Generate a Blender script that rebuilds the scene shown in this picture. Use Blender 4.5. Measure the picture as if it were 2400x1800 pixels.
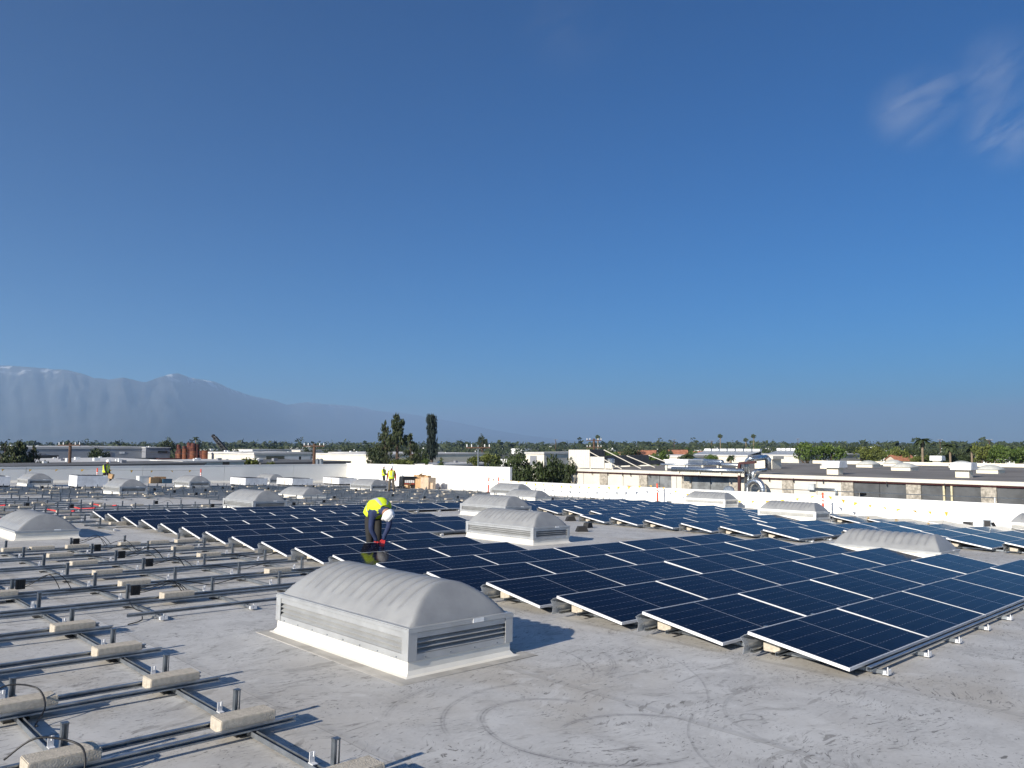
import bpy, bmesh, math, random
from mathutils import Vector, Matrix, noise
R_=random.Random(7)
rad=math.radians
SC=bpy.context.scene
for o in list(bpy.data.objects): bpy.data.objects.remove(o,do_unlink=True)
COL=SC.collection
# ------------------------------------------------------------------ camera, sky, sun, exposure
# Two frames: the roof frame (x along the panel rows, y across them, z the roof normal; origin = the near left panel corner)
# and the world. RM turns the first into the second (the roof falls about 2 degrees towards +x).
F_PX,YAW,PIT,ROLL=1835.77,0.799418,0.101688,0.022062
CAM=Vector((-8.1155,-4.5208,2.0839))
TRUE_PITCH=math.atan((1038-900)/F_PX)
fw=Vector((math.cos(YAW)*math.cos(PIT),math.sin(YAW)*math.cos(PIT),math.sin(PIT)))
rt=Vector((math.sin(YAW),-math.cos(YAW),0)); up=rt.cross(fw)
RT=rt*math.cos(ROLL)+up*math.sin(ROLL); UP=-rt*math.sin(ROLL)+up*math.cos(ROLL)
grav=(UP*math.cos(TRUE_PITCH)+fw*math.sin(TRUE_PITCH)).normalized()
RM=grav.rotation_difference(Vector((0,0,1))).to_matrix().to_4x4()
R3=RM.to_3x3()
camd=bpy.data.cameras.new('Camera'); cam=bpy.data.objects.new('Camera',camd); COL.objects.link(cam)
m=Matrix((R3@RT,R3@UP,-(R3@fw))).transposed().to_4x4(); m.translation=R3@CAM
cam.matrix_world=m
camd.sensor_width=36; camd.lens=F_PX/2400*36; camd.clip_start=.05; camd.clip_end=80000
SC.camera=cam
CW=R3@CAM; FW=R3@fw; RTW=R3@RT; UPW=R3@UP
SUN_VEC=(R3@Vector((-.78,-.075,.30))).normalized()
SUN_EL=math.asin(SUN_VEC.z); SUN_ROT=math.atan2(SUN_VEC.x,SUN_VEC.y)
def pxdir(u,v): return (FW+RTW*((u-1200)/F_PX)+UPW*((900-v)/F_PX))
W=bpy.data.worlds.new('World'); SC.world=W; W.use_nodes=True
wn,wl=W.node_tree.nodes,W.node_tree.links
wn.clear()
sky=wn.new('ShaderNodeTexSky'); sky.sky_type='NISHITA'; sky.sun_disc=False
sky.sun_elevation=SUN_EL; sky.sun_rotation=SUN_ROT; sky.altitude=300; sky.air_density=.8; sky.dust_density=.3; sky.ozone_density=3.0
bg=wn.new('ShaderNodeBackground'); wo=wn.new('ShaderNodeOutputWorld'); bg.inputs[1].default_value=.052
tc=wn.new('ShaderNodeTexCoord')
def wnode(t,**k):
    n=wn.new(t)
    for a,b in k.items(): setattr(n,a,b)
    return n
# thin cirrus wisps: noise over the whole sky, gathered where a few streaks stand
c0=pxdir(2200,240).normalized(); e2=(RTW*math.cos(rad(33))+UPW*math.sin(rad(33))); e3=(-RTW*math.sin(rad(33))+UPW*math.cos(rad(33)))
cx=wnode('ShaderNodeCombineXYZ')
for i,(ev,sc_) in enumerate(((e2,8.0),(e3,18.0))):
    dt=wnode('ShaderNodeVectorMath',operation='DOT_PRODUCT'); dt.inputs[1].default_value=ev; wl.new(tc.outputs['Generated'],dt.inputs[0])
    ml=wnode('ShaderNodeMath',operation='MULTIPLY'); ml.inputs[1].default_value=sc_; wl.new(dt.outputs['Value'],ml.inputs[0]); wl.new(ml.outputs[0],cx.inputs[i])
nz=wnode('ShaderNodeTexNoise'); nz.inputs['Scale'].default_value=1.5; nz.inputs['Detail'].default_value=8; nz.inputs['Roughness'].default_value=.56; nz.inputs['Distortion'].default_value=.9
wl.new(cx.outputs[0],nz.inputs['Vector'])
acc=None
for (u,v,wd,amt) in ((2130,258,.05,.8),(2185,225,.045,.7),(2370,290,.055,1.0),(2330,180,.06,.5),(1330,45,.08,.1),(3600,200,.2,.7),(-1500,420,.22,.6),(5200,100,.25,.6)):
    d=pxdir(u,v).normalized()
    vm=wnode('ShaderNodeVectorMath',operation='DISTANCE'); vm.inputs[1].default_value=d
    nrm=wnode('ShaderNodeVectorMath',operation='NORMALIZE'); wl.new(tc.outputs['Generated'],nrm.inputs[0]); wl.new(nrm.outputs[0],vm.inputs[0])
    mr=wnode('ShaderNodeMapRange',interpolation_type='SMOOTHSTEP'); mr.inputs[1].default_value=wd; mr.inputs[2].default_value=0; mr.inputs[3].default_value=0; mr.inputs[4].default_value=amt
    wl.new(vm.outputs['Value'],mr.inputs[0])
    if acc is None: acc=mr.outputs[0]
    else:
        ad=wnode('ShaderNodeMath',operation='MAXIMUM'); wl.new(acc,ad.inputs[0]); wl.new(mr.outputs[0],ad.inputs[1]); acc=ad.outputs[0]
rp=wnode('ShaderNodeMapRange',interpolation_type='SMOOTHSTEP'); rp.inputs[1].default_value=.30; rp.inputs[2].default_value=.66; rp.inputs[4].default_value=.36
wl.new(nz.outputs[0],rp.inputs[0])
mu=wnode('ShaderNodeMath',operation='MULTIPLY'); wl.new(acc,mu.inputs[0]); wl.new(rp.outputs[0],mu.inputs[1])
mx=wnode('ShaderNodeMixRGB'); mx.inputs[2].default_value=(6.2,6.6,7.6,1)
wl.new(mu.outputs[0],mx.inputs[0]); hs=wnode('ShaderNodeHueSaturation'); hs.inputs['Saturation'].default_value=2.8; hs.inputs['Hue'].default_value=.509; wl.new(sky.outputs[0],hs.inputs['Color']); wl.new(hs.outputs[0],mx.inputs[1]); wl.new(mx.outputs[0],bg.inputs[0]); wl.new(bg.outputs[0],wo.inputs[0])
sd=bpy.data.lights.new('Sun','SUN'); so=bpy.data.objects.new('Sun',sd); COL.objects.link(so)
sd.energy=5.0; sd.angle=rad(.53); sd.color=(1,.92,.80)
so.rotation_euler=SUN_VEC.to_track_quat('Z','Y').to_euler()
so.location=(0,0,60)
vs=SC.view_settings; vs.view_transform='Standard'; vs.look='None'; vs.gamma=1; vs.use_curve_mapping=False; vs.exposure=0.78
SC.render.engine='CYCLES'
SC.cycles.max_bounces=6; SC.cycles.transparent_max_bounces=6; SC.cycles.volume_bounces=2
# ------------------------------------------------------------------ helpers
def rgb(h): 
    return tuple(((c/255)/12.92 if c/255<=.04045 else ((c/255+.055)/1.055)**2.4) for c in h)
class NT:
    def __init__(s,name):
        s.m=bpy.data.materials.new(name); s.m.use_nodes=True; s.n=s.m.node_tree.nodes; s.l=s.m.node_tree.links
        s.b=s.n['Principled BSDF']; s.tc=s.n.new('ShaderNodeTexCoord')
    def N(s,t,ins=None,**k):
        n=s.n.new(t)
        for a,b in k.items(): setattr(n,a,b)
        for a,b in (ins or {}).items():
            if isinstance(b,bpy.types.NodeSocket): s.l.new(b,n.inputs[a])
            else: n.inputs[a].default_value=b
        return n
    def math(s,op,a,b=0,c=0): return s.N('ShaderNodeMath',{0:a,1:b,2:c},operation=op).outputs[0]
    def mix(s,f,a,b,bt='MIX'): return s.N('ShaderNodeMixRGB',{0:f,1:a,2:b},blend_type=bt).outputs[0]
    def noise(s,vec,scale,detail=4,rough=.55,dist=0): return s.N('ShaderNodeTexNoise',{'Vector':vec,'Scale':scale,'Detail':detail,'Roughness':rough,'Distortion':dist}).outputs[0]
    def mapv(s,vec,scale=(1,1,1),rot=(0,0,0),loc=(0,0,0)): return s.N('ShaderNodeMapping',{'Vector':vec,'Scale':scale,'Rotation':rot,'Location':loc}).outputs[0]
    def rng(s,v,a,b,c=0,d=1): return s.N('ShaderNodeMapRange',{0:v,1:a,2:b,3:c,4:d},interpolation_type='SMOOTHSTEP').outputs[0]
    def set(s,**k):
        for a,b in k.items():
            a={'col':'Base Color','rough':'Roughness','metal':'Metallic','normal':'Normal','spec':'Specular IOR Level'}.get(a,a)
            if isinstance(b,bpy.types.NodeSocket): s.l.new(b,s.b.inputs[a])
            else: s.b.inputs[a].default_value=(*b,1) if a=='Base Color' and len(b)==3 else b
    def bump(s,h,st=.3,d=.01): s.set(normal=s.N('ShaderNodeBump',{'Height':h,'Strength':st,'Distance':d}).outputs[0])
MATS={}
def mat(name,col,rough=.6,metal=0,var=.12,vscale=3,bump=0,bscale=40,spec=.5,dirt=None):
    if name in MATS: return MATS[name]
    t=NT(name); c=tuple(col)
    oc=t.tc.outputs['Object']
    n=t.noise(oc,vscale,5)
    k=t.mix(t.rng(n,.3,.7),(*[x*(1-var) for x in c],1),(*[min(1,x*(1+var)) for x in c],1))
    if dirt:
        k=t.mix(t.rng(t.noise(oc,dirt[1],6,.6,.6),.5,.75,0,dirt[2]),k,(*dirt[0],1))
    t.set(col=k,metal=metal,spec=spec,rough=t.rng(t.noise(oc,vscale*2.3,3),.2,.8,max(.02,rough-.08),min(1,rough+.08)))
    if bump: t.bump(t.noise(oc,bscale,4),bump,.01)
    MATS[name]=t.m; return t.m
ALU=mat('aluminium',(.74,.74,.74),.5,.15,.05)
GALV=mat('galvanized_steel',(.32,.35,.38),.38,.8,.18,9,.05,60)
GALVD=mat('galvanized_channel',(.20,.225,.25),.36,.75,.2,12)
DEFL=mat('deflector_sheet',(.50,.53,.56),.3,.45,.05)
CONC=mat('ballast_concrete',(.50,.45,.37),.95,0,.14,22,.7,80,.15,((.38,.34,.28),9,.5))
BLACK=mat('black_plastic',(.012,.012,.013),.45,0,.2)
RUBBER=mat('black_rubber',(.02,.02,.021),.8,0,.2)
CURB=mat('white_membrane_curb',(.74,.71,.635),.6,0,.05,2,.15,6,.4,((.55,.52,.45),2.2,.5))
DOME0=mat('skylight_dome_acrylic',(.36,.37,.375),.5,0,.05,1.5,0,40,.35,((.28,.29,.30),3,.35))
def dome_mat():
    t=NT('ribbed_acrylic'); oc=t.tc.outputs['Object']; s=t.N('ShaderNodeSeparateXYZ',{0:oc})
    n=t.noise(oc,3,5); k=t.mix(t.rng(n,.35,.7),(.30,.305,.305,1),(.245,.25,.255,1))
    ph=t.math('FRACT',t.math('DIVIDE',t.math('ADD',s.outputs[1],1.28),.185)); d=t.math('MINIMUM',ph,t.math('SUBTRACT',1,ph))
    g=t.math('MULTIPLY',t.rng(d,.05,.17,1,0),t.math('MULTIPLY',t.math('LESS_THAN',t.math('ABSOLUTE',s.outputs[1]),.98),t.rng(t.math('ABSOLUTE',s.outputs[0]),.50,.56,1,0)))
    k=t.mix(t.math('MULTIPLY',g,t.rng(t.noise(oc,5,4),.2,.7,.25,.6)),k,(.18,.185,.19,1))  # rib grooves tinted darker: their shading is put into the colour
    t.set(col=k,rough=.4,spec=.35); return t.m
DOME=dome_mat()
SKF=mat('mill_aluminium',(.50,.51,.51),.45,.5,.08,4)
SKFW=mat('pale_aluminium',(.74,.74,.71),.5,.25,.06,4)
WALLW=mat('white_wall_paint',(.80,.79,.745),.7,0,.035,.6,.1,8,.3,((.68,.67,.63),.35,.35))
COPE=mat('coping_metal',(.78,.78,.76),.5,.2,.05)
ORNG=mat('orange_post_plastic',(.80,.09,.035),.5,0,.08)
WHITE=mat('white_reflective',(.82,.82,.80),.5)
YEL=mat('yellow_pennant',(.72,.42,.03),.7,0,.15,10)
ROPE=mat('rope',(.30,.25,.16),.8)
CARD=mat('cardboard',(.46,.30,.16),.85,0,.12,5,.1,30,.2)
CARD2=mat('shrink_wrapped_card',(.50,.38,.27),.35,0,.15,4)
REDC=mat('red_cable',(.55,.03,.03),.5)
WOODB=mat('creosote_wood',(.10,.055,.035),.85,0,.25,3)
STONE=mat('exposed_aggregate',(.36,.33,.28),.95,0,.35,6,.9,25,.2)
NWHITE=mat('cream_wall_paint',(.64,.60,.52),.75,0,.05,.8,.1,10,.3)
NDARK=mat('dark_grey_panel',(.075,.08,.085),.55,0,.3,.9,0,10,.4)
NGREY=mat('grey_patched_panel',(.16,.17,.175),.6,0,.4,1.2,0,10,.4)
NROOF=mat('dark_roofing',(.20,.188,.175),.9,0,.2,.25,.3,3,.2)
CORR=mat('corrugated_white_panel',(.63,.595,.52),.6,0,.03)
DUCT=mat('galvanized_duct',(.52,.55,.57),.28,.9,.12,6)
MAROON=mat('maroon_steel',(.05,.012,.012),.6)
GLASSD=mat('dark_glass',(.02,.025,.03),.08,0,.1,2,0,1,.8)
TERRA=mat('terracotta_tile_roof',(.36,.15,.085),.85,0,.25,1.5)
STUC=mat('pale_stucco',(.66,.60,.50),.85,0,.08,1)
BGWHITE=mat('pale_warehouse_wall',(.68,.69,.68),.8,0,.06,.2)
BGGREY=mat('grey_warehouse_wall',(.22,.23,.26),.8,0,.06,.2)
BGROOF=mat('pale_flat_roof',(.55,.54,.52),.9,0,.12,.15)
BGROOFD=mat('dark_flat_roof',(.12,.12,.12),.9,0,.2,.15)
CREAM=mat('cream_wall',(.74,.68,.55),.8,0,.05,.3)
RUST=mat('rusty_steel',(.075,.02,.015),.85,0,.45,.8)
RUSTO=mat('orange_rust_steel',(.15,.05,.022),.85,0,.4,.8)
CRANEM=mat('dark_crane_steel',(.03,.03,.035),.6)
BARK=mat('bark',(.075,.05,.035),.9,0,.3,4)
PBARK=mat('palm_bark',(.22,.17,.12),.9,0,.2,4)
def leafmat(name,a,b,rough=.6):
    t=NT(name); g=t.N('ShaderNodeNewGeometry')
    k=t.mix(g.outputs['Random Per Island'],(*a,1),(*b,1))
    t.set(col=k,rough=rough,spec=.25); MATS[name]=t.m
    return t.m
LF_D=leafmat('dark_leaves',(.016,.026,.010),(.05,.07,.022))
LF_G=leafmat('green_leaves',(.03,.055,.012),(.10,.15,.03))
LF_Y=leafmat('olive_leaves',(.045,.06,.014),(.14,.16,.035))
LF_P=leafmat('pine_needles',(.022,.034,.016),(.065,.08,.03))
LF_C=leafmat('dark_plastic_needles',(.010,.018,.014),(.035,.05,.038))
LF_F=leafmat('far_leaves',(.022,.034,.018),(.06,.075,.032))
LF_PALM=leafmat('palm_fronds',(.022,.035,.015),(.07,.09,.035))
# solar glass
def cell_mat():
    t=NT('solar_cell_glass'); s=t.N('ShaderNodeSeparateXYZ',{0:t.tc.outputs['Object']})
    x,y=s.outputs[0],s.outputs[1]
    fy=t.math('FRACT',t.math('DIVIDE',t.math('SUBTRACT',y,.02),.1823))
    dy=t.math('MINIMUM',fy,t.math('SUBTRACT',1,fy))
    ly=t.math('LESS_THAN',dy,.018)
    fx=t.math('FRACT',t.math('DIVIDE',t.math('SUBTRACT',x,1.15),.0926))
    dx=t.math('MINIMUM',fx,t.math('SUBTRACT',1,fx))
    dash=t.math('ADD',t.math('MULTIPLY',t.math('LESS_THAN',dx,.24),.75),.25)
    lx=t.math('MULTIPLY',t.math('LESS_THAN',dx,.012),.25)
    cen=t.math('LESS_THAN',t.math('ABSOLUTE',t.math('SUBTRACT',x,1.15)),.0042)
    line=t.math('MAXIMUM',t.math('MULTIPLY',ly,dash),lx)
    ci=t.N('ShaderNodeTexWhiteNoise',{0:t.N('ShaderNodeCombineXYZ',{0:t.math('FLOOR',t.math('DIVIDE',x,.0926)),1:t.math('FLOOR',t.math('DIVIDE',y,.1823)),2:0}).outputs[0]},noise_dimensions='3D').outputs[0]
    oi=t.N('ShaderNodeObjectInfo').outputs['Random']
    base=t.mix(t.math('ADD',t.math('MULTIPLY',ci,.35),t.math('MULTIPLY',oi,.65)),(.0008,.0016,.009,1),(.0018,.0037,.017,1))
    k=t.mix(t.math('MULTIPLY',line,.42),base,(.32,.34,.38,1))
    k=t.mix(cen,k,(.55,.56,.58,1))
    dust=t.noise(t.tc.outputs['Object'],2.2,5)
    k=t.mix(t.rng(dust,.4,.8,0,.012),k,(.4,.38,.34,1))
    t.set(col=k,rough=t.rng(dust,.3,.8,.06,.11),spec=.13)
    t.b.inputs['IOR'].default_value=1.22
    return t.m
CELL=cell_mat()
# the roof membrane: grey-white single ply with welded seams, scuffs, boot marks and tyre rings
def membrane():
    t=NT('roof_membrane'); oc=t.tc.outputs['Object']
    s=t.N('ShaderNodeSeparateXYZ',{0:oc}); x,y=s.outputs[0],s.outputs[1]
    big=t.noise(oc,.35,5,.55,.4); mid=t.noise(oc,1.7,6,.6,.5); fine=t.noise(oc,22,5,.6)
    k=t.mix(t.rng(mid,.3,.7),(.415,.405,.385,1),(.55,.54,.515,1))
    k=t.mix(t.rng(fine,.3,.7,0,.4),k,(.59,.58,.555,1))
    # warm soil films
    k=t.mix(t.rng(big,.48,.72,0,.6),k,(.40,.355,.285,1))
    # drag and scuff smears whose direction wanders over the roof
    wv=t.N('ShaderNodeTexNoise',{'Vector':oc,'Scale':.9,'Detail':2.0}).outputs[1]
    wv=t.N('ShaderNodeVectorMath',{0:wv,1:(.5,.5,.5)},operation='SUBTRACT').outputs[0]
    wv=t.N('ShaderNodeVectorMath',{0:wv,1:(.9,.9,0)},operation='MULTIPLY').outputs[0]
    oc2=t.N('ShaderNodeVectorMath',{0:oc,1:wv},operation='ADD').outputs[0]
    for ang,sx,sy,th,am,colr,cs in ((8,1.6,6,.575,.5,(.25,.24,.22),.5),(-40,4,13,.60,.7,(.19,.18,.165),.9),(70,5,15,.61,.65,(.20,.19,.175),1.3),(25,11,30,.60,.85,(.13,.125,.115),1.1),(-65,12,28,.61,.8,(.14,.135,.125),1.5),(100,18,30,.61,.8,(.13,.125,.12),1.9),(50,2.4,5,.57,.35,(.66,.65,.62),.7),(-20,9,20,.62,.4,(.68,.67,.64),1.4)):
        nn=t.noise(t.mapv(oc2,(sx,sy,1),(0,0,rad(ang)),(ang,ang*2,0)),1,6,.62,.7)
        clus=t.rng(t.noise(t.mapv(oc,(1,1,1),(0,0,0),(ang*3,ang,0)),cs,4),.45,.60)
        k=t.mix(t.math('MULTIPLY',t.rng(nn,th-.012,th+.035,0,am),clus),k,(*colr,1))
    # ring prints of drums and boots
    vo=t.N('ShaderNodeTexVoronoi',{'Vector':oc,'Scale':1.15},feature='F1'); rd=t.math('ABSOLUTE',t.math('SUBTRACT',vo.outputs['Distance'],.11))
    pick=t.rng(t.N('ShaderNodeSeparateColor',{0:vo.outputs['Color']}).outputs[0],.78,.80)
    k=t.mix(t.math('MULTIPLY',t.math('MULTIPLY',t.rng(rd,.004,.02,1,0),pick),t.rng(mid,.35,.6,.1,.6)),k,(.17,.165,.155,1))
    # tyre rings left by a lift trolley
    wob=t.math('MULTIPLY',t.math('SUBTRACT',t.noise(oc,1.3,3),.5),.05)
    grain=t.rng(t.noise(oc,9,4,.7),.35,.65,.45,1.15)
    for cx,cy,r,a0,a1,w,am in ((-3.19,.01,.57,10,150,.06,.55),(-2.86,-.26,.99,138,262,.045,.7),(-2.99,-.18,1.16,65,160,.05,.5),(-3.05,-.9,.74,10,110,.05,.7),(-2.8,1.84,1.51,-55,0,.02,.6),(-2.06,1.67,1.13,-75,-20,.07,.4),(-1.56,-2.35,1.76,105,160,.018,.65),(-3.44,2.22,3.28,-68,-30,.018,.55),(-3.26,.14,1.21,90,140,.06,.4),(-1.2,-1.7,1.1,60,170,.03,.4)):
        dx=t.math('SUBTRACT',x,cx); dy=t.math('SUBTRACT',y,cy)
        d=t.math('ADD',t.math('SQRT',t.math('ADD',t.math('MULTIPLY',dx,dx),t.math('MULTIPLY',dy,dy))),wob)
        ring=t.rng(t.math('ABSOLUTE',t.math('SUBTRACT',d,r)),0,w,1,0)
        am_=rad((a0+a1)/2); half=rad((a1-a0)/2)
        cosa=t.math('DIVIDE',t.math('ADD',t.math('MULTIPLY',dx,math.cos(am_)),t.math('MULTIPLY',dy,math.sin(am_))),t.math('MAXIMUM',d,.01))
        arc=t.rng(cosa,math.cos(half),min(.999,math.cos(half*.8)))
        tread=t.rng(t.math('SINE',t.math('MULTIPLY',d,210)),-.6,.6,.45,1)
        f=t.math('MULTIPLY',t.math('MULTIPLY',ring,arc),t.math('MULTIPLY',grain,t.math('MULTIPLY',tread,am)))
        k=t.mix(f,k,(.13,.125,.125,1))
    # seams every 2.37 m
    fs=t.math('FRACT',t.math('DIVIDE',t.math('ADD',t.math('ADD',x,2.35+237),wob),2.37))
    seam=t.rng(fs,0,.006,1,0); lap=t.rng(fs,.012,.05,1,0)
    k=t.mix(t.math('MULTIPLY',lap,t.rng(mid,.3,.7,.05,.35)),k,(.27,.255,.225,1))
    k=t.mix(t.math('MULTIPLY',seam,.55),k,(.17,.165,.16,1))
    t.set(col=k,rough=.72,spec=.3)
    h=t.math('ADD',t.math('MULTIPLY',mid,.5),t.math('ADD',t.math('MULTIPLY',fine,.15),t.math('MULTIPLY',lap,.25)))
    t.bump(h,.35,.02)
    return t.m
MEMB=membrane()
class MB:
    def __init__(s): s.v=[]; s.f=[]
    def add(s,vs,fs,M=None):
        n=len(s.v); s.v+=[tuple(M@Vector(p)) if M else tuple(p) for p in vs]; s.f+=[tuple(i+n for i in q) for q in fs]; return s
    def box(s,a,b,M=None):
        x0,y0,z0=a; x1,y1,z1=b
        return s.add([(x0,y0,z0),(x1,y0,z0),(x1,y1,z0),(x0,y1,z0),(x0,y0,z1),(x1,y0,z1),(x1,y1,z1),(x0,y1,z1)],[(0,3,2,1),(4,5,6,7),(0,1,5,4),(1,2,6,5),(2,3,7,6),(3,0,4,7)],M)
    def prism(s,pts,axis,a,b,M=None):   # closed 2-D outline pushed along an axis
        n=len(pts); vs=[]
        for t in (a,b):
            for p in pts:
                q=list(p); q.insert(axis,t); vs.append(tuple(q))
        return s.add(vs,[tuple(range(n))[::-1],tuple(range(n,2*n))]+[(i,(i+1)%n,n+(i+1)%n,n+i) for i in range(n)],M)
    def sheet(s,pts,axis,a,b,th=.003):   # thin bent sheet, 2-D polyline pushed along an axis
        off=[]
        for i,p in enumerate(pts):
            q=Vector(pts[min(i+1,len(pts)-1)])-Vector(pts[max(i-1,0)]); q.normalize(); off.append((p[0]-q.y*th,p[1]+q.x*th))
        return s.prism(list(pts)+off[::-1],axis,a,b)
    def tube(s,path,r,n=8,caps=True):
        P=[Vector(p) for p in path]; rs=r if isinstance(r,(list,tuple)) else [r]*len(P); vs=[];fs=[]
        ref=None
        for i,p in enumerate(P):
            d=(P[min(i+1,len(P)-1)]-P[max(i-1,0)]).normalized()
            if ref is None: ref=d.orthogonal().normalized()
            ref=(ref-d*ref.dot(d)); ref=ref.normalized() if ref.length>1e-6 else d.orthogonal().normalized()
            b=d.cross(ref)
            for k in range(n):
                a=2*math.pi*k/n; vs.append(tuple(p+(ref*math.cos(a)+b*math.sin(a))*rs[i]))
        for i in range(len(P)-1):
            for k in range(n): fs.append((i*n+k,i*n+(k+1)%n,(i+1)*n+(k+1)%n,(i+1)*n+k))
        if caps: fs+= [tuple(range(n))[::-1],tuple(range((len(P)-1)*n,len(P)*n))]
        return s.add(vs,fs)
    def lathe(s,prof,n=16,M=None):
        vs=[];fs=[]
        for r,z in prof:
            for k in range(n): a=2*math.pi*k/n; vs.append((r*math.cos(a),r*math.sin(a),z))
        for i in range(len(prof)-1):
            for k in range(n): fs.append((i*n+k,i*n+(k+1)%n,(i+1)*n+(k+1)%n,(i+1)*n+k))
        fs+=[tuple(range(n))[::-1],tuple(range((len(prof)-1)*n,len(prof)*n))]
        return s.add(vs,fs,M)
    def mesh(s,name,mt,smooth=False):
        me=bpy.data.meshes.new(name); me.from_pydata(s.v,[],s.f); me.materials.append(mt)
        if smooth:
            me.polygons.foreach_set('use_smooth',[True]*len(me.polygons))
        me.update(); return me
def link(name,data,parent=None,M=None):
    o=bpy.data.objects.new(name,data); COL.objects.link(o)
    if parent: o.parent=parent
    if M is not None: o.matrix_local=M if parent else M
    return o
def obj(name,mb,mt,parent=None,M=None,smooth=False): return link(name,mb.mesh(name,mt,smooth),parent,M)
def tag(o,label=None,cat=None,group=None,kind=None):
    if label: o['label']=label
    if cat: o['category']=cat
    if group: o['group']=group
    if kind: o['kind']=kind
    return o
def thing(name,label,cat,M,group=None):
    o=link(name,None,None,M); o.empty_display_size=.1; return tag(o,label,cat,group)
T=Matrix.Translation
def RZ(a): return Matrix.Rotation(a,4,'Z')
def ordn(n):
    base=['zeroth','first','second','third','fourth','fifth','sixth','seventh','eighth','ninth','tenth','eleventh','twelfth','thirteenth','fourteenth','fifteenth','sixteenth','seventeenth','eighteenth','nineteenth','twentieth']
    if n<=20: return base[n]
    t,u=divmod(n,10)
    tens={2:'twent',3:'thirt',4:'fort',5:'fift',6:'sixt',7:'sevent',8:'eight',9:'ninet'}[t]
    return tens+'ieth' if u==0 else tens+'y-'+base[u]
def dip(x,y):
    a=max(0,x-14); d=.00125*a*a if x<27 else .00125*169+(x-27)*.02
    return d*min(1,max(.2,1-(y-8)/15))
def RF(x,y,z=0):   # roof point -> matrix that stands on the roof there
    sl=(dip(x+.5,y)-dip(x-.5,y))
    return RM@T((x,y,z-dip(x,y)))@Matrix.Rotation(math.atan(sl),4,'Y')
def up_at(x,y,z=0,rz=0):   # the same point, but standing plumb
    return T((RM@Vector((x,y,z-dip(x,y)))))@RZ(rz)
def pxw(u,v,d): return CW+pxdir(u,v)*d
def onY(u,v,Y): dd=pxdir(u,v); return CW+dd*((Y-CW.y)/dd.y)
def onX(u,v,X): dd=pxdir(u,v); return CW+dd*((X-CW.x)/dd.x)
GZ=-8.0
def pu(x,y,z=0):
    d=R3@Vector((x,y,z-dip(x,y)))-CW; return 1200+F_PX*d.dot(RTW)/d.dot(FW)
def yat(u,x):     # roof y at which a thing at this x is seen in picture column u
    a,b=-10.0,75.0
    for _ in range(50):
        m_=(a+b)/2
        if pu(x,m_)>u: a=m_
        else: b=m_
    return a
def xat(u,y):
    a,b=-30.0,40.0
    for _ in range(50):
        m_=(a+b)/2
        if pu(m_,y)<u: a=m_
        else: b=m_
    return a
# ------------------------------------------------------------------ setting: roof, ground
XW,YW=33.0,60.0
nx,ny=70,60
mb=MB()
xs=[-32+ (XW+32)*i/nx for i in range(nx+1)]; ys=[-22+(YW+22)*j/ny for j in range(ny+1)]
mb.v=[(x,y,-dip(x,y)) for y in ys for x in xs]
mb.f=[(j*(nx+1)+i,j*(nx+1)+i+1,(j+1)*(nx+1)+i+1,(j+1)*(nx+1)+i) for j in range(ny) for i in range(nx)]
tag(obj('roof_deck',mb,MEMB,None,RM,True),kind='structure')
g=NT('city_ground'); oc=g.tc.outputs['Object']
gk=g.mix(g.rng(g.noise(oc,.004,5),.35,.65),(.09,.095,.06,1),(.17,.155,.12,1))
gk=g.mix(g.rng(g.noise(oc,.03,4),.5,.7,0,.5),gk,(.06,.06,.06,1)); g.set(col=gk,rough=.95)
mb=MB(); S=45000
mb.add([(-S,-S,GZ),(S,-S,GZ),(S,S,GZ),(-S,S,GZ)],[(0,1,2,3)])
tag(obj('ground',mb,g.m),kind='structure')
# walls of the building under the roof, so that the roof rests on something
mb=MB(); mb.box((-32,-22,-9.5),(XW+.25,YW+.25,-.6)); tag(obj('warehouse_block',mb,WALLW,None,RM),'white warehouse under the roof deck','building')
# ------------------------------------------------------------------ parapets
far=thing('parapet_wall','shaded white parapet wall with panel joints along the far roof edge','wall',RM@T((0,YW,0)))
def ztop(x): return 1.03+.0236*(x-5)
edges=[-32,-24.2,-16.8,-9.6,-2.4,6.4,14.4,21.0,27.4,XW]
for a,b in zip(edges[:-1],edges[1:]):
    mb=MB(); a2,b2=a+.012,b-.012; zb=-1.6
    mb.add([(a2,0,zb),(b2,0,zb),(b2,.2,zb),(a2,.2,zb),(a2,0,ztop(a)),(b2,0,ztop(b)),(b2,.2,ztop(b)),(a2,.2,ztop(a))],[(0,3,2,1),(4,5,6,7),(0,1,5,4),(1,2,6,5),(2,3,7,6),(3,0,4,7)])
    obj('wall_panel',mb,WALLW,far)
mb=MB(); mb.prism([(-.025,.0),(.225,.0),(.225,.055),(-.025,.055)],0,0,XW+32.0)
c=obj('coping',mb,COPE,far); c.matrix_local=T((-32,0,ztop(-32)+.003))@Matrix.Rotation(-math.atan(.0236),4,'Y')
mb=MB(); mb.prism([(-.16,-.03),(0-.004,.16),(-.004,-.03)],0,-32,XW-.3); obj('cant_strip',mb,CURB,far)
mb=MB(); mb.box((-32,.02,-1.6),(XW,.19,.2)); obj('joint_backing',mb,NGREY,far)
rgt=thing('parapet_wall','sunlit white parapet wall stepping down along the right roof edge','wall',RM@T((XW,0,0)))
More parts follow.
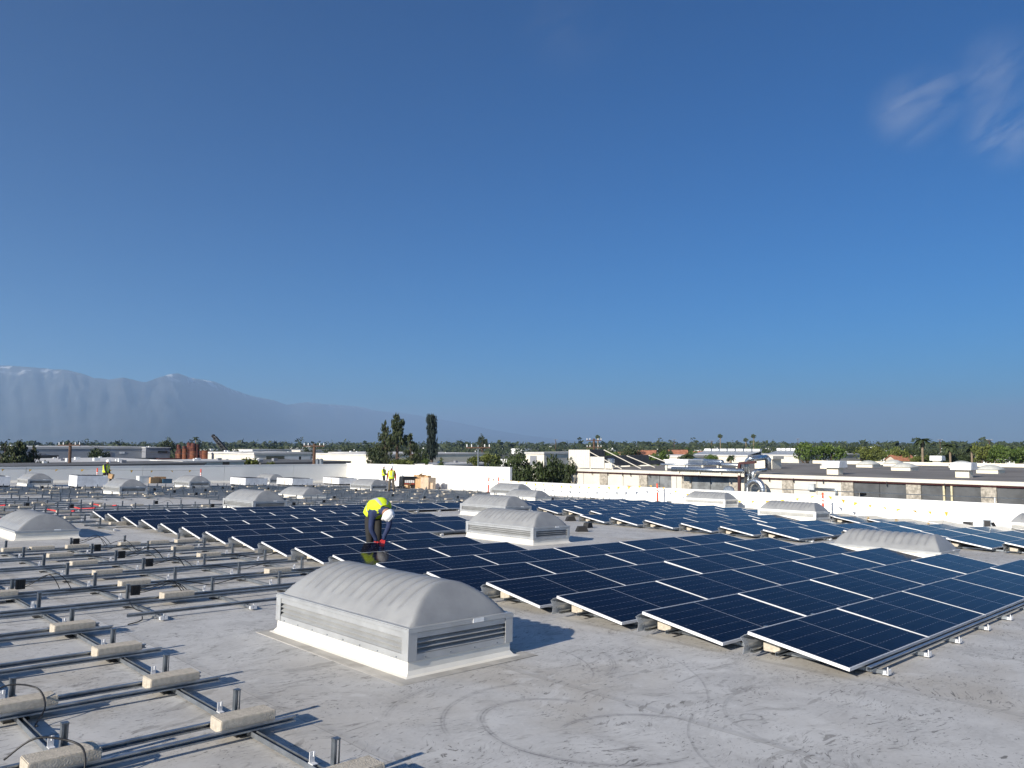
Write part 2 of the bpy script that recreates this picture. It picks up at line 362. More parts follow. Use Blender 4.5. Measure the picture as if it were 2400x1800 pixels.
for a,b,z0,z1 in ((37.78,YW+.2,1.795,1.76),(28,37.78,.765,.765),(18,28,.76,.765),(8,18,.735,.76),(-4,8,.69,.735),(-22,-4,.66,.69)):
    mb=MB(); a2,b2=a+(.006 if a<37 else 0),b-.006; zb=-1.6
    mb.add([(0,a2,zb),(.22,a2,zb),(.22,b2,zb),(0,b2,zb),(0,a2,z0),(.22,a2,z0),(.22,b2,z1),(0,b2,z1)],[(0,3,2,1),(4,5,6,7),(0,1,5,4),(1,2,6,5),(2,3,7,6),(3,0,4,7)])
    obj('wall_panel',mb,WALLW,rgt)
    mb=MB(); mb.add([(-.03,a2,z0+.002),(.25,a2,z0+.002),(.25,b2,z1+.002),(-.03,b2,z1+.002),(-.03,a2,z0+.05),(.25,a2,z0+.05),(.25,b2,z1+.05),(-.03,b2,z1+.05)],[(0,3,2,1),(4,5,6,7),(0,1,5,4),(1,2,6,5),(2,3,7,6),(3,0,4,7)])
    obj('coping',mb,COPE,rgt)
for yy in (6.25,23.6):
    mb=MB(); mb.box((-.02,yy-.18,-.38),(-.004,yy+.18,.02)); sc=obj('scupper',mb,GALV,rgt)
    mb=MB(); mb.box((-.025,yy-.13,-.33),(-.021,yy+.13,-.03)); obj('scupper_opening',mb,BLACK,sc)
# ------------------------------------------------------------------ solar panels
L,P,TH=2.30,1.4322,rad(9.298); ZL,ZH=.12,.3032; DEP=1.134; DD=DEP*math.cos(TH)
occ={}
for r in range(0,6): occ.setdefault(r,[]).extend(range(0,5))
for r in range(6,10): occ.setdefault(r,[]).extend(range(0,2))
for r in range(10,16): occ.setdefault(r,[]).extend(range(0,4))
occ.setdefault(16,[]).extend(range(0,7))
right={16:range(7,12),15:range(7,12),14:range(7,12),13:range(7,12),12:range(7,12),11:range(7,12),10:range(6,12),9:range(6,10),8:[6,7,8,9,12],7:[6,7,8,11,12],6:[6,7,8,11,12],5:range(6,13),4:range(7,12),3:range(7,12),2:range(7,11),1:range(7,10)}
for r,cs in right.items(): occ.setdefault(r,[]).extend(cs)
lx0,lx1=.011,2.289
mb=MB()
for a,b in (((lx0,0,-.035),(lx1,.011,0)),((lx0,DEP-.011,-.035),(lx1,DEP,0)),((lx0,.011,-.035),(lx0+.011,DEP-.011,0)),((lx1-.011,.011,-.035),(lx1,DEP-.011,0))): mb.box(a,b)
ME_FR=mb.mesh('panel_frame',ALU)
mb=MB(); mb.box((lx0+.009,.009,-.011),(lx1-.009,DEP-.009,-.0025)); ME_GL=mb.mesh('panel_glass',CELL)
mb=MB(); pr=[(.004,-.03),(.055,-.065),(.012,-.14),(.03,-.245)]
pr=[(p[0]*math.cos(TH)+p[1]*math.sin(TH)+DEP,-p[0]*math.sin(TH)+p[1]*math.cos(TH)) for p in pr]
mb.sheet(pr,0,lx0-.06,lx1-.02,.003); ME_DF=mb.mesh('wind_deflector',DEFL)
mb=MB(); mb.box((1.08,.9,-.03),(1.22,1.0,-.0115)); ME_JB=mb.mesh('junction_box',BLACK)
npan=0
for r in sorted(occ):
    for side in (0,1):
        cs=sorted(c for c in occ[r] if (c>=7 or (c==6 and r<16))==(side==1))
        for i,c in enumerate(cs):
            lab='dark blue solar panel, %s from left, %s row from front, %s array'%(ordn(i+1),ordn(r+1 if side==0 else r),('near','right')[side])
            e=thing('solar_panel',lab,'solar panel',RF(c*L+L/2,r*P-DD,0)@T((-L/2,0,ZL+R_.uniform(-.004,.004)))@Matrix.Rotation(TH+R_.uniform(-.006,.006),4,'X')@Matrix.Rotation(R_.uniform(-.002,.002),4,'Y'),('solar panels of the near array','solar panels of the right array')[side])
            link('frame',ME_FR,e); link('glass',ME_GL,e); link('junction_box',ME_JB,e)
            link('wind_deflector',ME_DF,e); npan+=1
# ------------------------------------------------------------------ skylights
SKW,SKD=1.38,2.62
SKY=[ # x, y, type, label
(-3.30,1.80,'T','large ribbed skylight with louvred curb in the foreground'),
(-3.30,17.35,'L','low ribbed skylight on a plain white curb at the left edge'),
(6.70,9.80,'T','ribbed louvred skylight right of the bending worker, front one of two'),
(12.90,17.30,'T','ribbed louvred skylight just behind the one right of the bending worker'),
(6.00,24.05,'T','louvred skylight standing right behind the back edge of the panel array'),
(13.10,32.90,'L','low white-curbed skylight behind and right of the one at the array edge'),
(6.15,39.5,'T','louvred skylight in front of the walking worker with the box'),
(4.85,52.4,'T','louvred skylight far left between two white crates'),
(13.25,48.0,'T','louvred skylight right of the cardboard boxes by the far wall'),
(23.2,56.2,'T','skylight half hidden behind a white crate at the far wall'),
(23.3,41.6,'T','louvred skylight left of the standing worker in the red shirt'),
(28.3,47.6,'L','skylight behind the standing worker in the red shirt'),
(28.4,32.3,'T','farthest of the skylights lined up by the wall step'),
(25.2,27.6,'L','low skylight at the far left corner of the right array'),
(30.7,18.4,'W','white skylight by the low parapet right of the orange post'),
(24.6,10.5,'W','white skylight by the right array in front of the red and white post'),
(12.35,1.85,'L','low skylight in the gap right of the near array'),
(28.0,1.55,'W','skylight cut by the right picture edge near the scupper')]
def dome_mesh(z0,mt):
    mb=MB(); nx_,ny_=28,128; a,b=SKW/2-.03,SKD/2-.03; H=.37
    for j in range(ny_+1):
        y=-b+2*b*j/ny_
        for i in range(nx_+1):
            tx=-1+2*i/nx_
            arch=max(0,1-abs(tx)**2.05)
            e=(b-abs(y))/.27
            rib=0
            if abs(y)<b-.30 and abs(tx)<.84:
                ph=(y+b)/.185; rib=-.026*(.5+.5*math.cos(2*math.pi*ph))**2.2*min(1,(.84-abs(tx))/.08)
            h=min(H*arch+rib,H*1.02*max(0,e)**.82)
            mb.v.append((tx*a,y,z0+h))
    n=nx_+1
    mb.f=[(j*n+i,j*n+i+1,(j+1)*n+i+1,(j+1)*n+i) for j in range(ny_) for i in range(nx_)]
    return mb.mesh('dome',mt,True)
def curb_mesh(h,mt):
    mb=MB(); pr=[(.10,-.12),(.10,.0),(.035,.012),(.005,.05),(0,h)]
    vs=[];fs=[]
    for o_,z in pr:
        x,y=SKW/2+o_,SKD/2+o_; vs+=[(-x,-y,z),(x,-y,z),(x,y,z),(-x,y,z)]
    for i in range(len(pr)-1):
        for k in range(4): fs.append((i*4+k,i*4+(k+1)%4,i*4+4+(k+1)%4,i*4+4+k))
    fs.append(tuple(range(len(vs)-4,len(vs)))); mb.add(vs,fs); return mb.mesh('curb',mt)
def ring_mesh(o0,o1,z0,z1,mt,nm):
    mb=MB(); x,y=SKW/2,SKD/2
    mb.box((-x-o1,-y-o1,z0),(x+o1,-y-o0,z1)); mb.box((-x-o1,y+o0,z0),(x+o1,y+o1,z1)); mb.box((-x-o1,-y-o0,z0),(-x-o0,y+o0,z1)); mb.box((x+o0,-y-o0,z0),(x+o1,y+o0,z1))
    return mb.mesh(nm,mt)
SKM={}
def sk_parts(kind):
    if kind in SKM: return SKM[kind]
    out=[]; fm=SKFW if kind=='W' else SKF; hx,hy=SKW/2,SKD/2
    if kind=='L':
        out.append(('curb',curb_mesh(.165,CURB)))
        out.append(('frame',ring_mesh(-.05,.022,.167,.205,fm,'frame')))
        mb=MB(); mb.box((-hx-.032,-hy-.032,.207),(hx+.032,hy+.032,.222)); out.append(('retainer',mb.mesh('retainer',fm)))
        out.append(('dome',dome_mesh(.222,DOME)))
    else:
        out.append(('curb',curb_mesh(.15,CURB)))
        out.append(('lower_flange',ring_mesh(-.02,.012,.135,.20,fm,'flange')))
        mb=MB(); mb.box((-hx+.07,-hy+.07,.15),(hx-.07,hy-.07,.40)); out.append(('inner_box',mb.mesh('inner_box',mat('dark_louver_gap_shade',(.05,.052,.055),.8))))  # dark box: the shade seen between the slats is put into its colour
        for k in range(3):
            z=.208+k*.049
            for sx in (-1,1):
                mb=MB(); q=[(sx*(hx+.012),z),(sx*(hx-.035),z+.031),(sx*(hx-.037),z+.026),(sx*(hx+.010),z-.004)]
                mb.prism(q,1,-hy+.06,hy-.06); out.append(('louver',mb.mesh('louver',fm)))
                mb=MB(); q=[(sx*(hy+.012),z),(sx*(hy-.035),z+.031),(sx*(hy-.037),z+.026),(sx*(hy+.010),z-.004)]
                mb.prism(q,0,-hx+.06,hx-.06); out.append(('louver',mb.mesh('louver',fm)))
        out.append(('upper_band',ring_mesh(-.03,.012,.352,.405,fm,'upper_band')))
        for sx in (-1,1):
            for sy in (-1,1):
                mb=MB(); x0,x1=sorted((sx*(hx+.022),sx*(hx+.016))); y0,y1=sorted((sy*(hy+.022),sy*(hy-.085)))
                mb.box((x0,y0,.14),(x1,y1,.41)); x0,x1=sorted((sx*(hx+.0155),sx*(hx-.085))); y0,y1=sorted((sy*(hy+.022),sy*(hy+.016))); mb.box((x0,y0,.14),(x1,y1,.41))
                out.append(('corner_post',mb.mesh('corner_post',fm)))
        out.append(('frame',ring_mesh(-.06,.028,.412,.445,fm,'frame')))
        mb=MB(); mb.box((-hx-.018,-hy-.018,.446),(hx+.018,hy+.018,.456)); out.append(('retainer',mb.mesh('retainer',fm)))
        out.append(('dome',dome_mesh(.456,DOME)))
        mb=MB()
        for i in range(8): 
            y=-hy+.18+i*(SKD-.36)/7; mb.lathe([(.008,0),(.008,.005),(.004,.008)],6,T((-hx-.012,y,.155))@Matrix.Rotation(-math.pi/2,4,'Y'))
        for i in range(4):
            x=-hx+.2+i*(SKW-.4)/3; mb.lathe([(.008,0),(.008,.005),(.004,.008)],6,T((x,-hy-.012,.16))@Matrix.Rotation(math.pi/2,4,'X'))
        out.append(('bolts',mb.mesh('bolts',GALVD)))
    mb=MB(); mb.box((.12,-hy-.0335,.208 if kind=='L' else .415),(.27,-hy-.0285,.236 if kind=='L' else .458)); out.append(('sticker',mb.mesh('sticker',WHITE)))
    SKM[kind]=out; return out
for x,y,k,lab in SKY:
    e=thing('skylight',lab,'skylight',RF(x+SKW/2,y+SKD/2),'ribbed roof skylights')
    for nm,me in sk_parts(k): link(nm,me,e)
# welded skirt sheet round the foreground skylight
mb=MB()
def loop(o,z,w=.0):
    return [(-SKW/2-o+R_.uniform(-w,w),-SKD/2-o*1.05,z),(SKW/2+o,-SKD/2-o*1.05+R_.uniform(-w,w),z),(SKW/2+o,SKD/2+o,z),(-SKW/2-o,SKD/2+o*.5,z)]
mb.add(loop(.09,.006)+loop(.22,.006,.03)+loop(.225,.0,.03),[(0,1,5,4),(1,2,6,5),(2,3,7,6),(3,0,4,7),(4,5,9,8),(5,6,10,9),(6,7,11,10),(7,4,8,11)])
skm=mat('soiled_skirt_membrane',(.42,.40,.36),.75,0,.14,3,.2,12,.3,((.27,.25,.22),4,.7))
tag(obj('flashing_skirt',mb,skm,None,RF(-3.3+SKW/2,1.8+SKD/2)),'soiled membrane skirt welded round the foreground skylight','flashing')
# ------------------------------------------------------------------ racking
def xk(k): c,h=divmod(k,2); return (c+(.735 if h else .21))*L
def chan(x0,x1,h,w,th=.004,opening=-1):    # C channel along x, open towards -y
    mb=MB(); y0,y1=(-w/2,w/2)
    mb.box((x0,y1-th,0),(x1,y1,h)); mb.box((x0,y0,h-th),(x1,y1-th,h)); mb.box((x0,y0,0),(x1,y1-th,th)); mb.box((x0,y0,th),(x1,y0+th,h*.28)); mb.box((x0,y0,h*.74),(x1,y0+th,h-th))
    return mb
mb=MB(); w=.042; mb.box((-w/2,-w/2,0),(-w/2+.005,w/2,.225)); mb.box((-w/2+.005,w/2-.005,0),(w/2,w/2,.225)); mb.box((-w/2+.005,-w/2,0),(-w/2+.014,-w/2+.005,.225)); mb.box((w/2-.009,-w/2,0),(w/2,-w/2+.005,.225)); mb.box((-w/2-.002,-w/2-.002,.2255),(w/2+.002,w/2+.002,.235))
ME_POST=mb.mesh('post',GALVD)
mb=MB(); mb.box((-.02,-.03,0),(.02,.03,.006)); mb.box((-.02,.012,.006),(.02,.018,.075)); mb.lathe([(.007,0),(.007,.03),(.004,.033)],6,T((0,-.008,.05))); ME_CLIP=mb.mesh('clip',ALU)
mb=MB(); mb.box((-.09,-.055,0),(.09,.055,.016)); ME_PAD=mb.mesh('rubber_pad',RUBBER)
bmx=bmesh.new(); bmesh.ops.create_cube(bmx,size=1); bmesh.ops.scale(bmx,vec=(.43,.195,.098),verts=bmx.verts); bmesh.ops.translate(bmx,vec=(0,0,.049),verts=bmx.verts); bmesh.ops.bevel(bmx,geom=bmx.edges[:],offset=.006,segments=2,affect='EDGES')
ME_BLK=bpy.data.meshes.new('ballast_block'); bmx.to_mesh(ME_BLK); bmx.free(); ME_BLK.materials.append(CONC)
mb=MB(); mb.box((-.06,-.018,-.068),(.06,.018,.068))
for i in range(4): mb.box((-.05+i*.03,-.026,-.06),(-.04+i*.03,-.0185,.06))
ME_INV=mb.mesh('housing',BLACK)
bare=set(); under=set()
# bare lattice: (row, half column)
def blocked(x,y,mg):
    for sx,sy,k,_ in SKY:
        if sx-mg<x<sx+SKW+mg and sy-mg<y<sy+SKD+mg+.3: return True
    return False
for r in range(0,5):
    for k in range(-9,-4): bare.add((r,k))
for r in range(5,11):
    for k in range(-11,0): bare.add((r,k))
for r in range(14,17):
    for k in range(-13,0):
        if not blocked(xk(k),r*P,.45): bare.add((r,k))
for r in range(12,16):
    for k in (8,9):
        if r in (14,15): bare.add((r,k))
for r in range(17,36):
    for k in range(-13,26):
        x,y=xk(k),r*P
        if x>29.5 or blocked(x,y,.55): continue
        if r>=21 and r<=24 and 2.5<x<8: continue
        if r in (26,27) and x<2: continue
        if r>30 and x>27 or r>34 and (x<9 or x>21): continue
        if abs(x-7.2)<1.4 and r>=34 or abs(x-9.3)<1.2 and r>=33: continue
        if abs(x-23.74)<.5 and abs(y-39.83)<.5: continue
        bare.add((r,k))
for r in occ:
    for c in occ[r]: under.add((r,2*c)); under.add((r,2*c+1))
allp=bare|under
def rname(r): 
    return r
FIELD={}
def field(r,k):
    if (r,k) in under: return 'right' if k>=14 or (k>=12 and r<16) else 'near'
    if r<=10 and k<0: return 'bare'
    return 'far'
WHERE={'near':'beneath the near panel array','right':'beneath the right panel array','bare':'of the bare rack beside the foreground skylight','far':'of the far bare rack'}
# cross rails: runs along y
cnt={}
for fl in ('near','right','bare','far'):
    ks=sorted({k for (r,k) in allp if field(r,k)==fl})
    for n,k in enumerate(ks):
        rows=sorted(r for (r,kk) in allp if kk==k and field(r,kk)==fl)
        runs=[];cur=[rows[0]]
        for r in rows[1:]:
            if r-cur[-1]<=1: cur.append(r)
            else: runs.append(cur);cur=[r]
        runs.append(cur)
        for q,run in enumerate(runs):
            x=xk(k); ym=(run[0]+run[-1])/2*P-.4; y0=(run[0])*P-DD-.16; y1=run[-1]*P+.34
            if fl=='bare' and run[0]==5: y0=5*P-DD-.16
            lab='galvanized cross rail, %s from left%s, %s'%(ordn(n+1),'' if len(runs)==1 else ', %s piece'%(['front','second','third','fourth','fifth','sixth'][q]),WHERE[fl])
            e=thing('cross_rail',lab,'rail',RF(x,ym),'cross rails '+WHERE[fl])
            mb=MB(); a,b=y0-ym,y1-ym
            mb.box((-.022,a,.018),(-.018,b,.056)); mb.box((.018,a,.018),(.022,b,.056)); mb.box((-.018,a,.018),(.018,b,.022))
            obj('channel',mb,GALV,e)
            for r in run:
                p=link('post',ME_POST,e); p.location=(0,r*P+.032-ym,.057-(dip(x,r*P)-dip(x,ym)))
                if fl!='far' or r<20:
                    if fl=='bare' or (r+1,k) not in under:
                        c=link('clip',ME_CLIP,e); c.location=(0,r*P+.30-ym,.057)
                if fl in('bare',) or r==run[0]:
                    c=link('rubber_pad',ME_PAD,e); c.location=(0,r*P-.13-ym,.001); c.rotation_euler=(0,0,0)
            if fl!='far' or run[0]<20:
                mb=MB(); mb.box((-.045,a-.05,.018),(.045,a+.008,.024)); mb.box((-.045,a-.05,.024),(-.006,a-.044,.07)); mb.box((.006,a-.05,.024),(.045,a-.044,.07)); mb.box((-.045,a-.03,.0245),(-.006,a+.0,.056)); mb.lathe([(.006,.024),(.006,.088),(.003,.09)],6,T((0,a-.03,0)))
                obj('end_clamp',mb,ALU,e)
# ballast trays: runs along x
tray=[]
for fl in ('near','right','bare','far'):
    rows=sorted({r for (r,k) in allp if field(r,k)==fl})
    for n,r in enumerate(rows):
        ks=sorted(k for (rr,k) in allp if rr==r and field(rr,k)==fl)
        runs=[];cur=[ks[0]]
        for k in ks[1:]:
            if k-cur[-1]<=1: cur.append(k)
            else: runs.append(cur);cur=[k]
        runs.append(cur)
        for q,run in enumerate(runs):
            x0=xk(run[0])-.42; x1=xk(run[-1])+.36
            if fl=='bare' and r>=5: x1=-.08
            xm=(x0+x1)/2
            ox=R_.uniform(-.03,.03)
            lab='pair of galvanized ballast rails, %s row%s, %s'%(ordn(n+1),'' if len(runs)==1 else ', %s piece from left'%ordn(q+1),WHERE[fl])
            pieces=[(x0,x1)] if fl!='right' else [(a,min(x1,a+4.6)) for a in [x0+4.6*i for i in range(int((x1-x0)/4.6)+1)] if min(x1,a+4.6)-a>.3]
            for pi,(a,b) in enumerate(pieces):
                xm=(a+b)/2
                e=thing('ballast_rails',lab if len(pieces)==1 else lab.replace('pair of galvanized ballast rails','galvanized rail pair').replace('row','row, %s length'%ordn(pi+1)),'rail',RF(xm,r*P),'ballast rails '+WHERE[fl])
                for dy in (-.012,-.27):
                    obj('rail',chan(a-xm+(.0 if dy>-.1 else .08),b-xm-(.07 if dy>-.1 else 0)+ox,.043,.036),GALV,e,T((0,dy,.058)))
# front support rails (at the low edge of the first row)
def frail(x0,x1,y,lab):
    e=thing('front_rail',lab,'rail',RF((x0+x1)/2,y)); l=(x1-x0)/2
    obj('channel',chan(-l,l,.042,.04),GALV,e,T((0,0,.058)))
frail(-4.49,-.1,6.06,'single galvanized rail ending behind the foreground skylight')
frail(.3,11.3,-DD-.07,'long galvanized rail along the front edge of the near array')
frail(16.6,22.5,P-DD-.07,'galvanized rail along the front edge of the right array')
frail(13.9,20.4,5*P-DD-.06,'galvanized rail at the inner front edge of the right array')
frail(4.7,9.0,10*P-DD-.07,'galvanized rail in the panel gap behind the bending worker')
# ballast blocks
def block(r,x,lab,grp):
    o=link('ballast_block',ME_BLK,None,RF(x,r*P-.141,.0625)@RZ(R_.uniform(-.012,.012))); return tag(o,lab,'concrete block',grp)
near_blocks=[(10,-4.0),(10,-3.5),(10,-2.83),(9,-3.53),(8,-3.51),(7,-3.55),(6,-3.6),(5,-3.5),(6,-5.4),(10,-1.77),(10,-1.14),(10,-.53),(9,-1.15),(8,-1.19),(6,-1.18),(4,-5.24),(3,-5.22),(2,-5.22),(2,-6.36),(1,-6.47),(1,-5.23),(0,-5.22),(7,-5.7),(8,-6.1),(9,-5.9),(3,-6.5),(4,-6.45)]
rows=sorted({r for r,_ in near_blocks})
for r in rows:
    xs_=sorted(x for rr,x in near_blocks if rr==r)
    for i,x in enumerate(xs_): block(r,x,'pale concrete ballast block, %s from right, %s bare rack row from camera'%(ordn(len(xs_)-i),ordn(r+1)),'ballast blocks on the near bare rack')
for r in sorted(occ):
    for c in (0,):
        block(r,c*L+.48,'ballast block under the left end of the %s panel row from front'%ordn(r+1),'ballast blocks under panel ends')
for r,c in ((12,7),(11,7),(10,6),(9,6),(8,6),(7,6),(6,6),(5,6),(7,11),(6,11),(4,7),(2,7),(1,7),(13,7)):
    block(r,c*L+.48,'ballast block under the left panel of the %s row, right array%s'%(ordn(r),' inner end' if (c==11) else ''),'ballast blocks under panel ends')
for i,(r,x) in enumerate(((14,9.5),(14,10.4),(15,9.6),(13,9.75))):
    if (r,8) in bare: block(r,x,'ballast block %s from left in the panel gap behind the bending worker'%ordn(i+1),'ballast blocks in the panel gap')
far_b=[]
rr=random.Random(11)
for (r,k) in sorted(bare):
    if field(r,k)!='far' or r<14 or (r<17 and k>0): continue
    if rr.random()<(.62 if r<34 else .4): far_b.append((r,xk(k)+rr.choice((0,.42,.5,-.05))))
rr.shuffle(far_b)
far_b=sorted(far_b)[:]
keep=[]
for r,x in far_b:
    if not blocked(x,r*P-.15,.28): keep.append((r,x))
if len(keep)>235: 
    rr.shuffle(keep); keep=sorted(keep[:235])
for n,r in enumerate(sorted({r for r,_ in keep})):
    xs_=sorted(x for q,x in keep if q==r)
    last=-99; i=0
    for x in xs_:
        if x-last<.46: x=last+.47
        last=x; i+=1
        block(r,x,'small pale ballast block, %s from left, %s row of the far rack'%(ordn(i),ordn(n+1)),'ballast blocks on the far rack')
# module electronics boxes on posts, with cable loops
def inverter(r,k,lab,loops=2,seed=0,grp='black electronics boxes'):
    q=random.Random(seed*31+r*7+k); x,y=xk(k),r*P
    e=thing('electronics_box',lab,'junction box',RF(x,y),grp)
    link('housing',ME_INV,e,T((.10,.03,.205)))
    mb=MB(); mb.box((.022,.02,.18),(.039,.04,.23)); obj('bracket',mb,GALVD,e)
    for i in range(loops):
        dx=.24+.12*q.random(); h=q.uniform(-.02,.1)
        pts=[]
        a=Vector((.155,.02,.20+.035*(i-1))); b=Vector((dx+.35+.2*q.random(),-.03-.05*i,.108))
        for s in range(13):
            t=s/12; p=a.lerp(b,t); p.z+=math.sin(t*math.pi)*(.09+h)-math.sin(t*math.pi*2)*.04; p.y+=math.sin(t*math.pi)*(-.06-.05*q.random()); pts.append(p)
        mb=MB(); mb.tube(pts,.0055,6); obj('cable',mb,BLACK,e,None,True)
for i,(r,k,l) in enumerate(((10,-3,'fifth'),(9,-3,'fourth'),(8,-3,'third'),(7,-3,'second'),(5,-4,'first'))):
    inverter(r,k,'black electronics box on a bare rack post, %s of five counted from the camera'%l,3,i)
inverter(6,-5,'black electronics box on a rack post at the left picture edge',2,9)
c=0; rr=random.Random(4)
cand=[(r,k) for (r,k) in sorted(bare) if field(r,k)=='far' and r>=14]
for r,k in cand:
    if rr.random()<.075 and c<48:
        c+=1; n_=sum(1 for _ in ())
        inverter(r,k,'small black electronics box on far rack, row %s, %s post from left'%(ordn(r-13),ordn(k+14)),1,c,'electronics boxes on the far rack')
# loose cables over blocks
def cable(pts,lab,mt=BLACK,rad_=.007,M=None,name='cable'):
    # smooth polyline
    P_=[Vector(p) for p in pts]; out=[]
    for i in range(len(P_)-1):
        p0=P_[max(i-1,0)];p1=P_[i];p2=P_[i+1];p3=P_[min(i+2,len(P_)-1)]
        for s in range(6):
            t=s/6; out.append(.5*((2*p1)+(p2-p0)*t+(2*p0-5*p1+4*p2-p3)*t*t+(3*p1-p0-3*p2+p3)*t**3))
    out.append(P_[-1]); mb=MB(); mb.tube(out,rad_,6)
    return tag(obj(name,mb,mt,None,M if M else RM,True),lab,'cable')
cable([(-6.75,P+.06,.12),(-6.6,P-.02,.24),(-6.42,P-.15,.215),(-6.38,P-.3,.17),(-6.42,P-.42,.02),(-6.5,P-.52,.012)],'black cable looping over the nearest corner block')
cable([(-6.6,2*P+.02,.18),(-6.45,2*P-.02,.25),(-6.28,2*P-.14,.22),(-6.26,2*P-.32,.12),(-6.35,2*P-.45,.03),(-6.38,2*P-.62,.07)],'black cable looping over the second block at the left edge')
cable([(-4.2,5*P-.3,.11),(-4.22,5*P-.55,.06),(-4.2,5*P-.8,.05),(-4.28,5*P-1.0,.06),(-4.35,5*P-1.2,.02),(-4.55,5*P-1.32,.012)],'black cable trailing off the rack with a loose connector')
for i,(x,y) in enumerate(((-3.2,6),(-2.0,7),(-1.0,8),(-4.6,6),(-.9,6),(-3.4,9))):
    cable([(x,y*P-.28,.10),(x+.3,y*P-.30,.105),(x+.5,y*P-.34,.06),(x+.75,y*P-.36,.02),(x+1.1,y*P-.31,.06),(x+1.35,y*P-.28,.10)],'thin black cable sagging under the %s bare rack row at its %s'%(ordn(y+1),('middle','right part','right end','left part','right side','centre')[i]))
cable([(-5.9,6*P-.15,.16),(-5.8,6*P-.28,.1),(-5.65,6*P-.42,.05),(-5.55,6*P-.6,.07)],'red cable hanging off a block at the left picture edge',REDC,.014)
k_=0
for r in range(17,24):
    for k in range(-8,2):
        if (r,k) in bare and (r*3+k)%4==0 and k_<16:
            k_+=1; x=xk(k)+.35; y=r*P
            cable([(x,y-.2,.12),(x+.15,y-.35,.09),(x+.3,y-.6,.05),(x+.5,y-.85,.07),(x+.62,y-1.1,.1)],'red cable bundle draped between far racks, %s counted from the nearest row'%ordn(k_),REDC,.03)
# black rubber feet left on the open roof
for i,(x,y,a) in enumerate(((14.33,15.24,.3),(15.03,16.9,1.2),(12.44,12.8,.9),(11.08,11.9,.2))):
    mb=MB(); mb.prism([(-.2,0),(.2,0),(.12,.17),(-.12,.17)],1,-.09,.09); 
    tag(obj('rubber_foot',mb,RUBBER,None,RF(x,y)@RZ(a-.7)),('black wedge foot nearest the right array on open roof','black wedge foot half hidden behind the louvred skylight','black foot beside the nearest wedge foot on open roof','black wedge foot nearest the camera on open roof')[i],'rubber foot','rubber feet on the open roof')
# ------------------------------------------------------------------ crates, boxes, pallet pile
def crate(x,y,w,d,h,lab):
    e=thing('white_crate',lab,'crate',RF(x,y),'white crates near the far wall')
    mb=MB(); t=.03; z0=.12
    mb.box((0,0,z0),(w,t,z0+h)); mb.box((0,d-t,z0),(w,d,z0+h)); mb.box((0,t,z0),(t,d-t,z0+h)); mb.box((w-t,t,z0),(w,d-t,z0+h)); mb.box((t,t,z0),(w-t,d-t,z0+h*.9)); obj('box',mb,mat('white_crate_panel',(.72,.73,.74),.6),e)
    mb=MB()
    for i in range(5): mb.box((t+.01+i*(w-.1)/5,t+.01,z0+h*.9+.002),(t+.01+i*(w-.1)/5+.12,d-t-.01,z0+h+.03)); 
    obj('contents',mb,BLACK,e)
    for fx in (.12,w-.3):
        for fy in (.1,d-.3): 
            mb=MB(); mb.lathe([(.06,-.09),(.12,-.08),(.12,.08),(.06,.09)],10,T((fx+.09,fy+.1,.12))@Matrix.Rotation(math.pi/2,4,'X')); obj('wheel',mb,RUBBER,e)
    mb=MB(); mb.box((-.006,d*.45,z0+.05),(-.001,d*.5,z0+h-.06)); obj('strap',mb,ROPE,e)
    mb=MB(); mb.box((.05,.05,.02),(w-.05,.11,z0-.002)); mb.box((.05,d-.11,.02),(w-.05,d-.05,z0-.002)); obj('skid',mb,BLACK,e)
crate(6.6,48.6,1.75,1.7,.66,'tall white crate behind the louvred skylight left of the walking worker')
crate(1.8,50.8,1.75,1.6,.55,'white crate at the left picture edge')
crate(18.4,50.6,1.75,2.5,.5,'white crate in front of the half hidden skylight by the far wall')
crate(22.2,50.6,1.75,2.5,.5,'white crate right of the half hidden skylight')
crate(28.2,53.6,1.75,2.6,.5,'white crate near the corner of the parapets')
def carton(M,w,d,h,lab,mt=CARD,open_=False,grp=None):
    e=thing('cardboard_box',lab,'box',M,grp)
    mb=MB(); mb.box((-w/2,-d/2,0),(w/2,d/2,h)); obj('carton',mb,mt,e)
    mb=MB(); mb.box((-w/2-.002,-.03,h*.75),(w/2+.002,.03,h+.002)); obj('tape',mb,mat('packing_tape',(.55,.44,.28),.35),e)
    if open_:
        mb=MB(); mb.add([(-w/2,-d/2,h+.001),(w/2,-d/2,h+.001),(w/2,-d/2-d*.35,h+.12),(-w/2,-d/2-d*.35,h+.12)],[(0,1,2,3)]); obj('flap',mb,mt,e)
carton(RF(xat(357,58.4),58.4)@RZ(.3),.8,.6,.45,'cardboard box beside a pale crate at the far wall')
carton(RF(xat(374,58.5),58.5)@RZ(-.2),.8,.6,.5,'dark cardboard box right of the other at the far wall',mat('dark_card',(.25,.15,.08),.85))
mb=MB(); mb.box((-.4,-.35,0),(.4,.35,.5)); mb.box((-.42,-.37,.502),(.42,.37,.55)); tag(obj('supply_bin',mb,mat('pale_bin',(.55,.58,.58),.6),None,RF(xat(335,58.5),58.5)),'pale grey bin left of the cardboard boxes at far wall','bin')
mb=MB(); mb.box((-.35,-.3,0),(.35,.3,.3)); mb.box((-.37,-.32,.302),(.37,.32,.34)); tag(obj('tool_case',mb,mat('blue_case',(.04,.10,.16),.5),None,RF(xat(389,58.3),58.3)),'dark blue case right of the cardboard boxes at far wall','case')
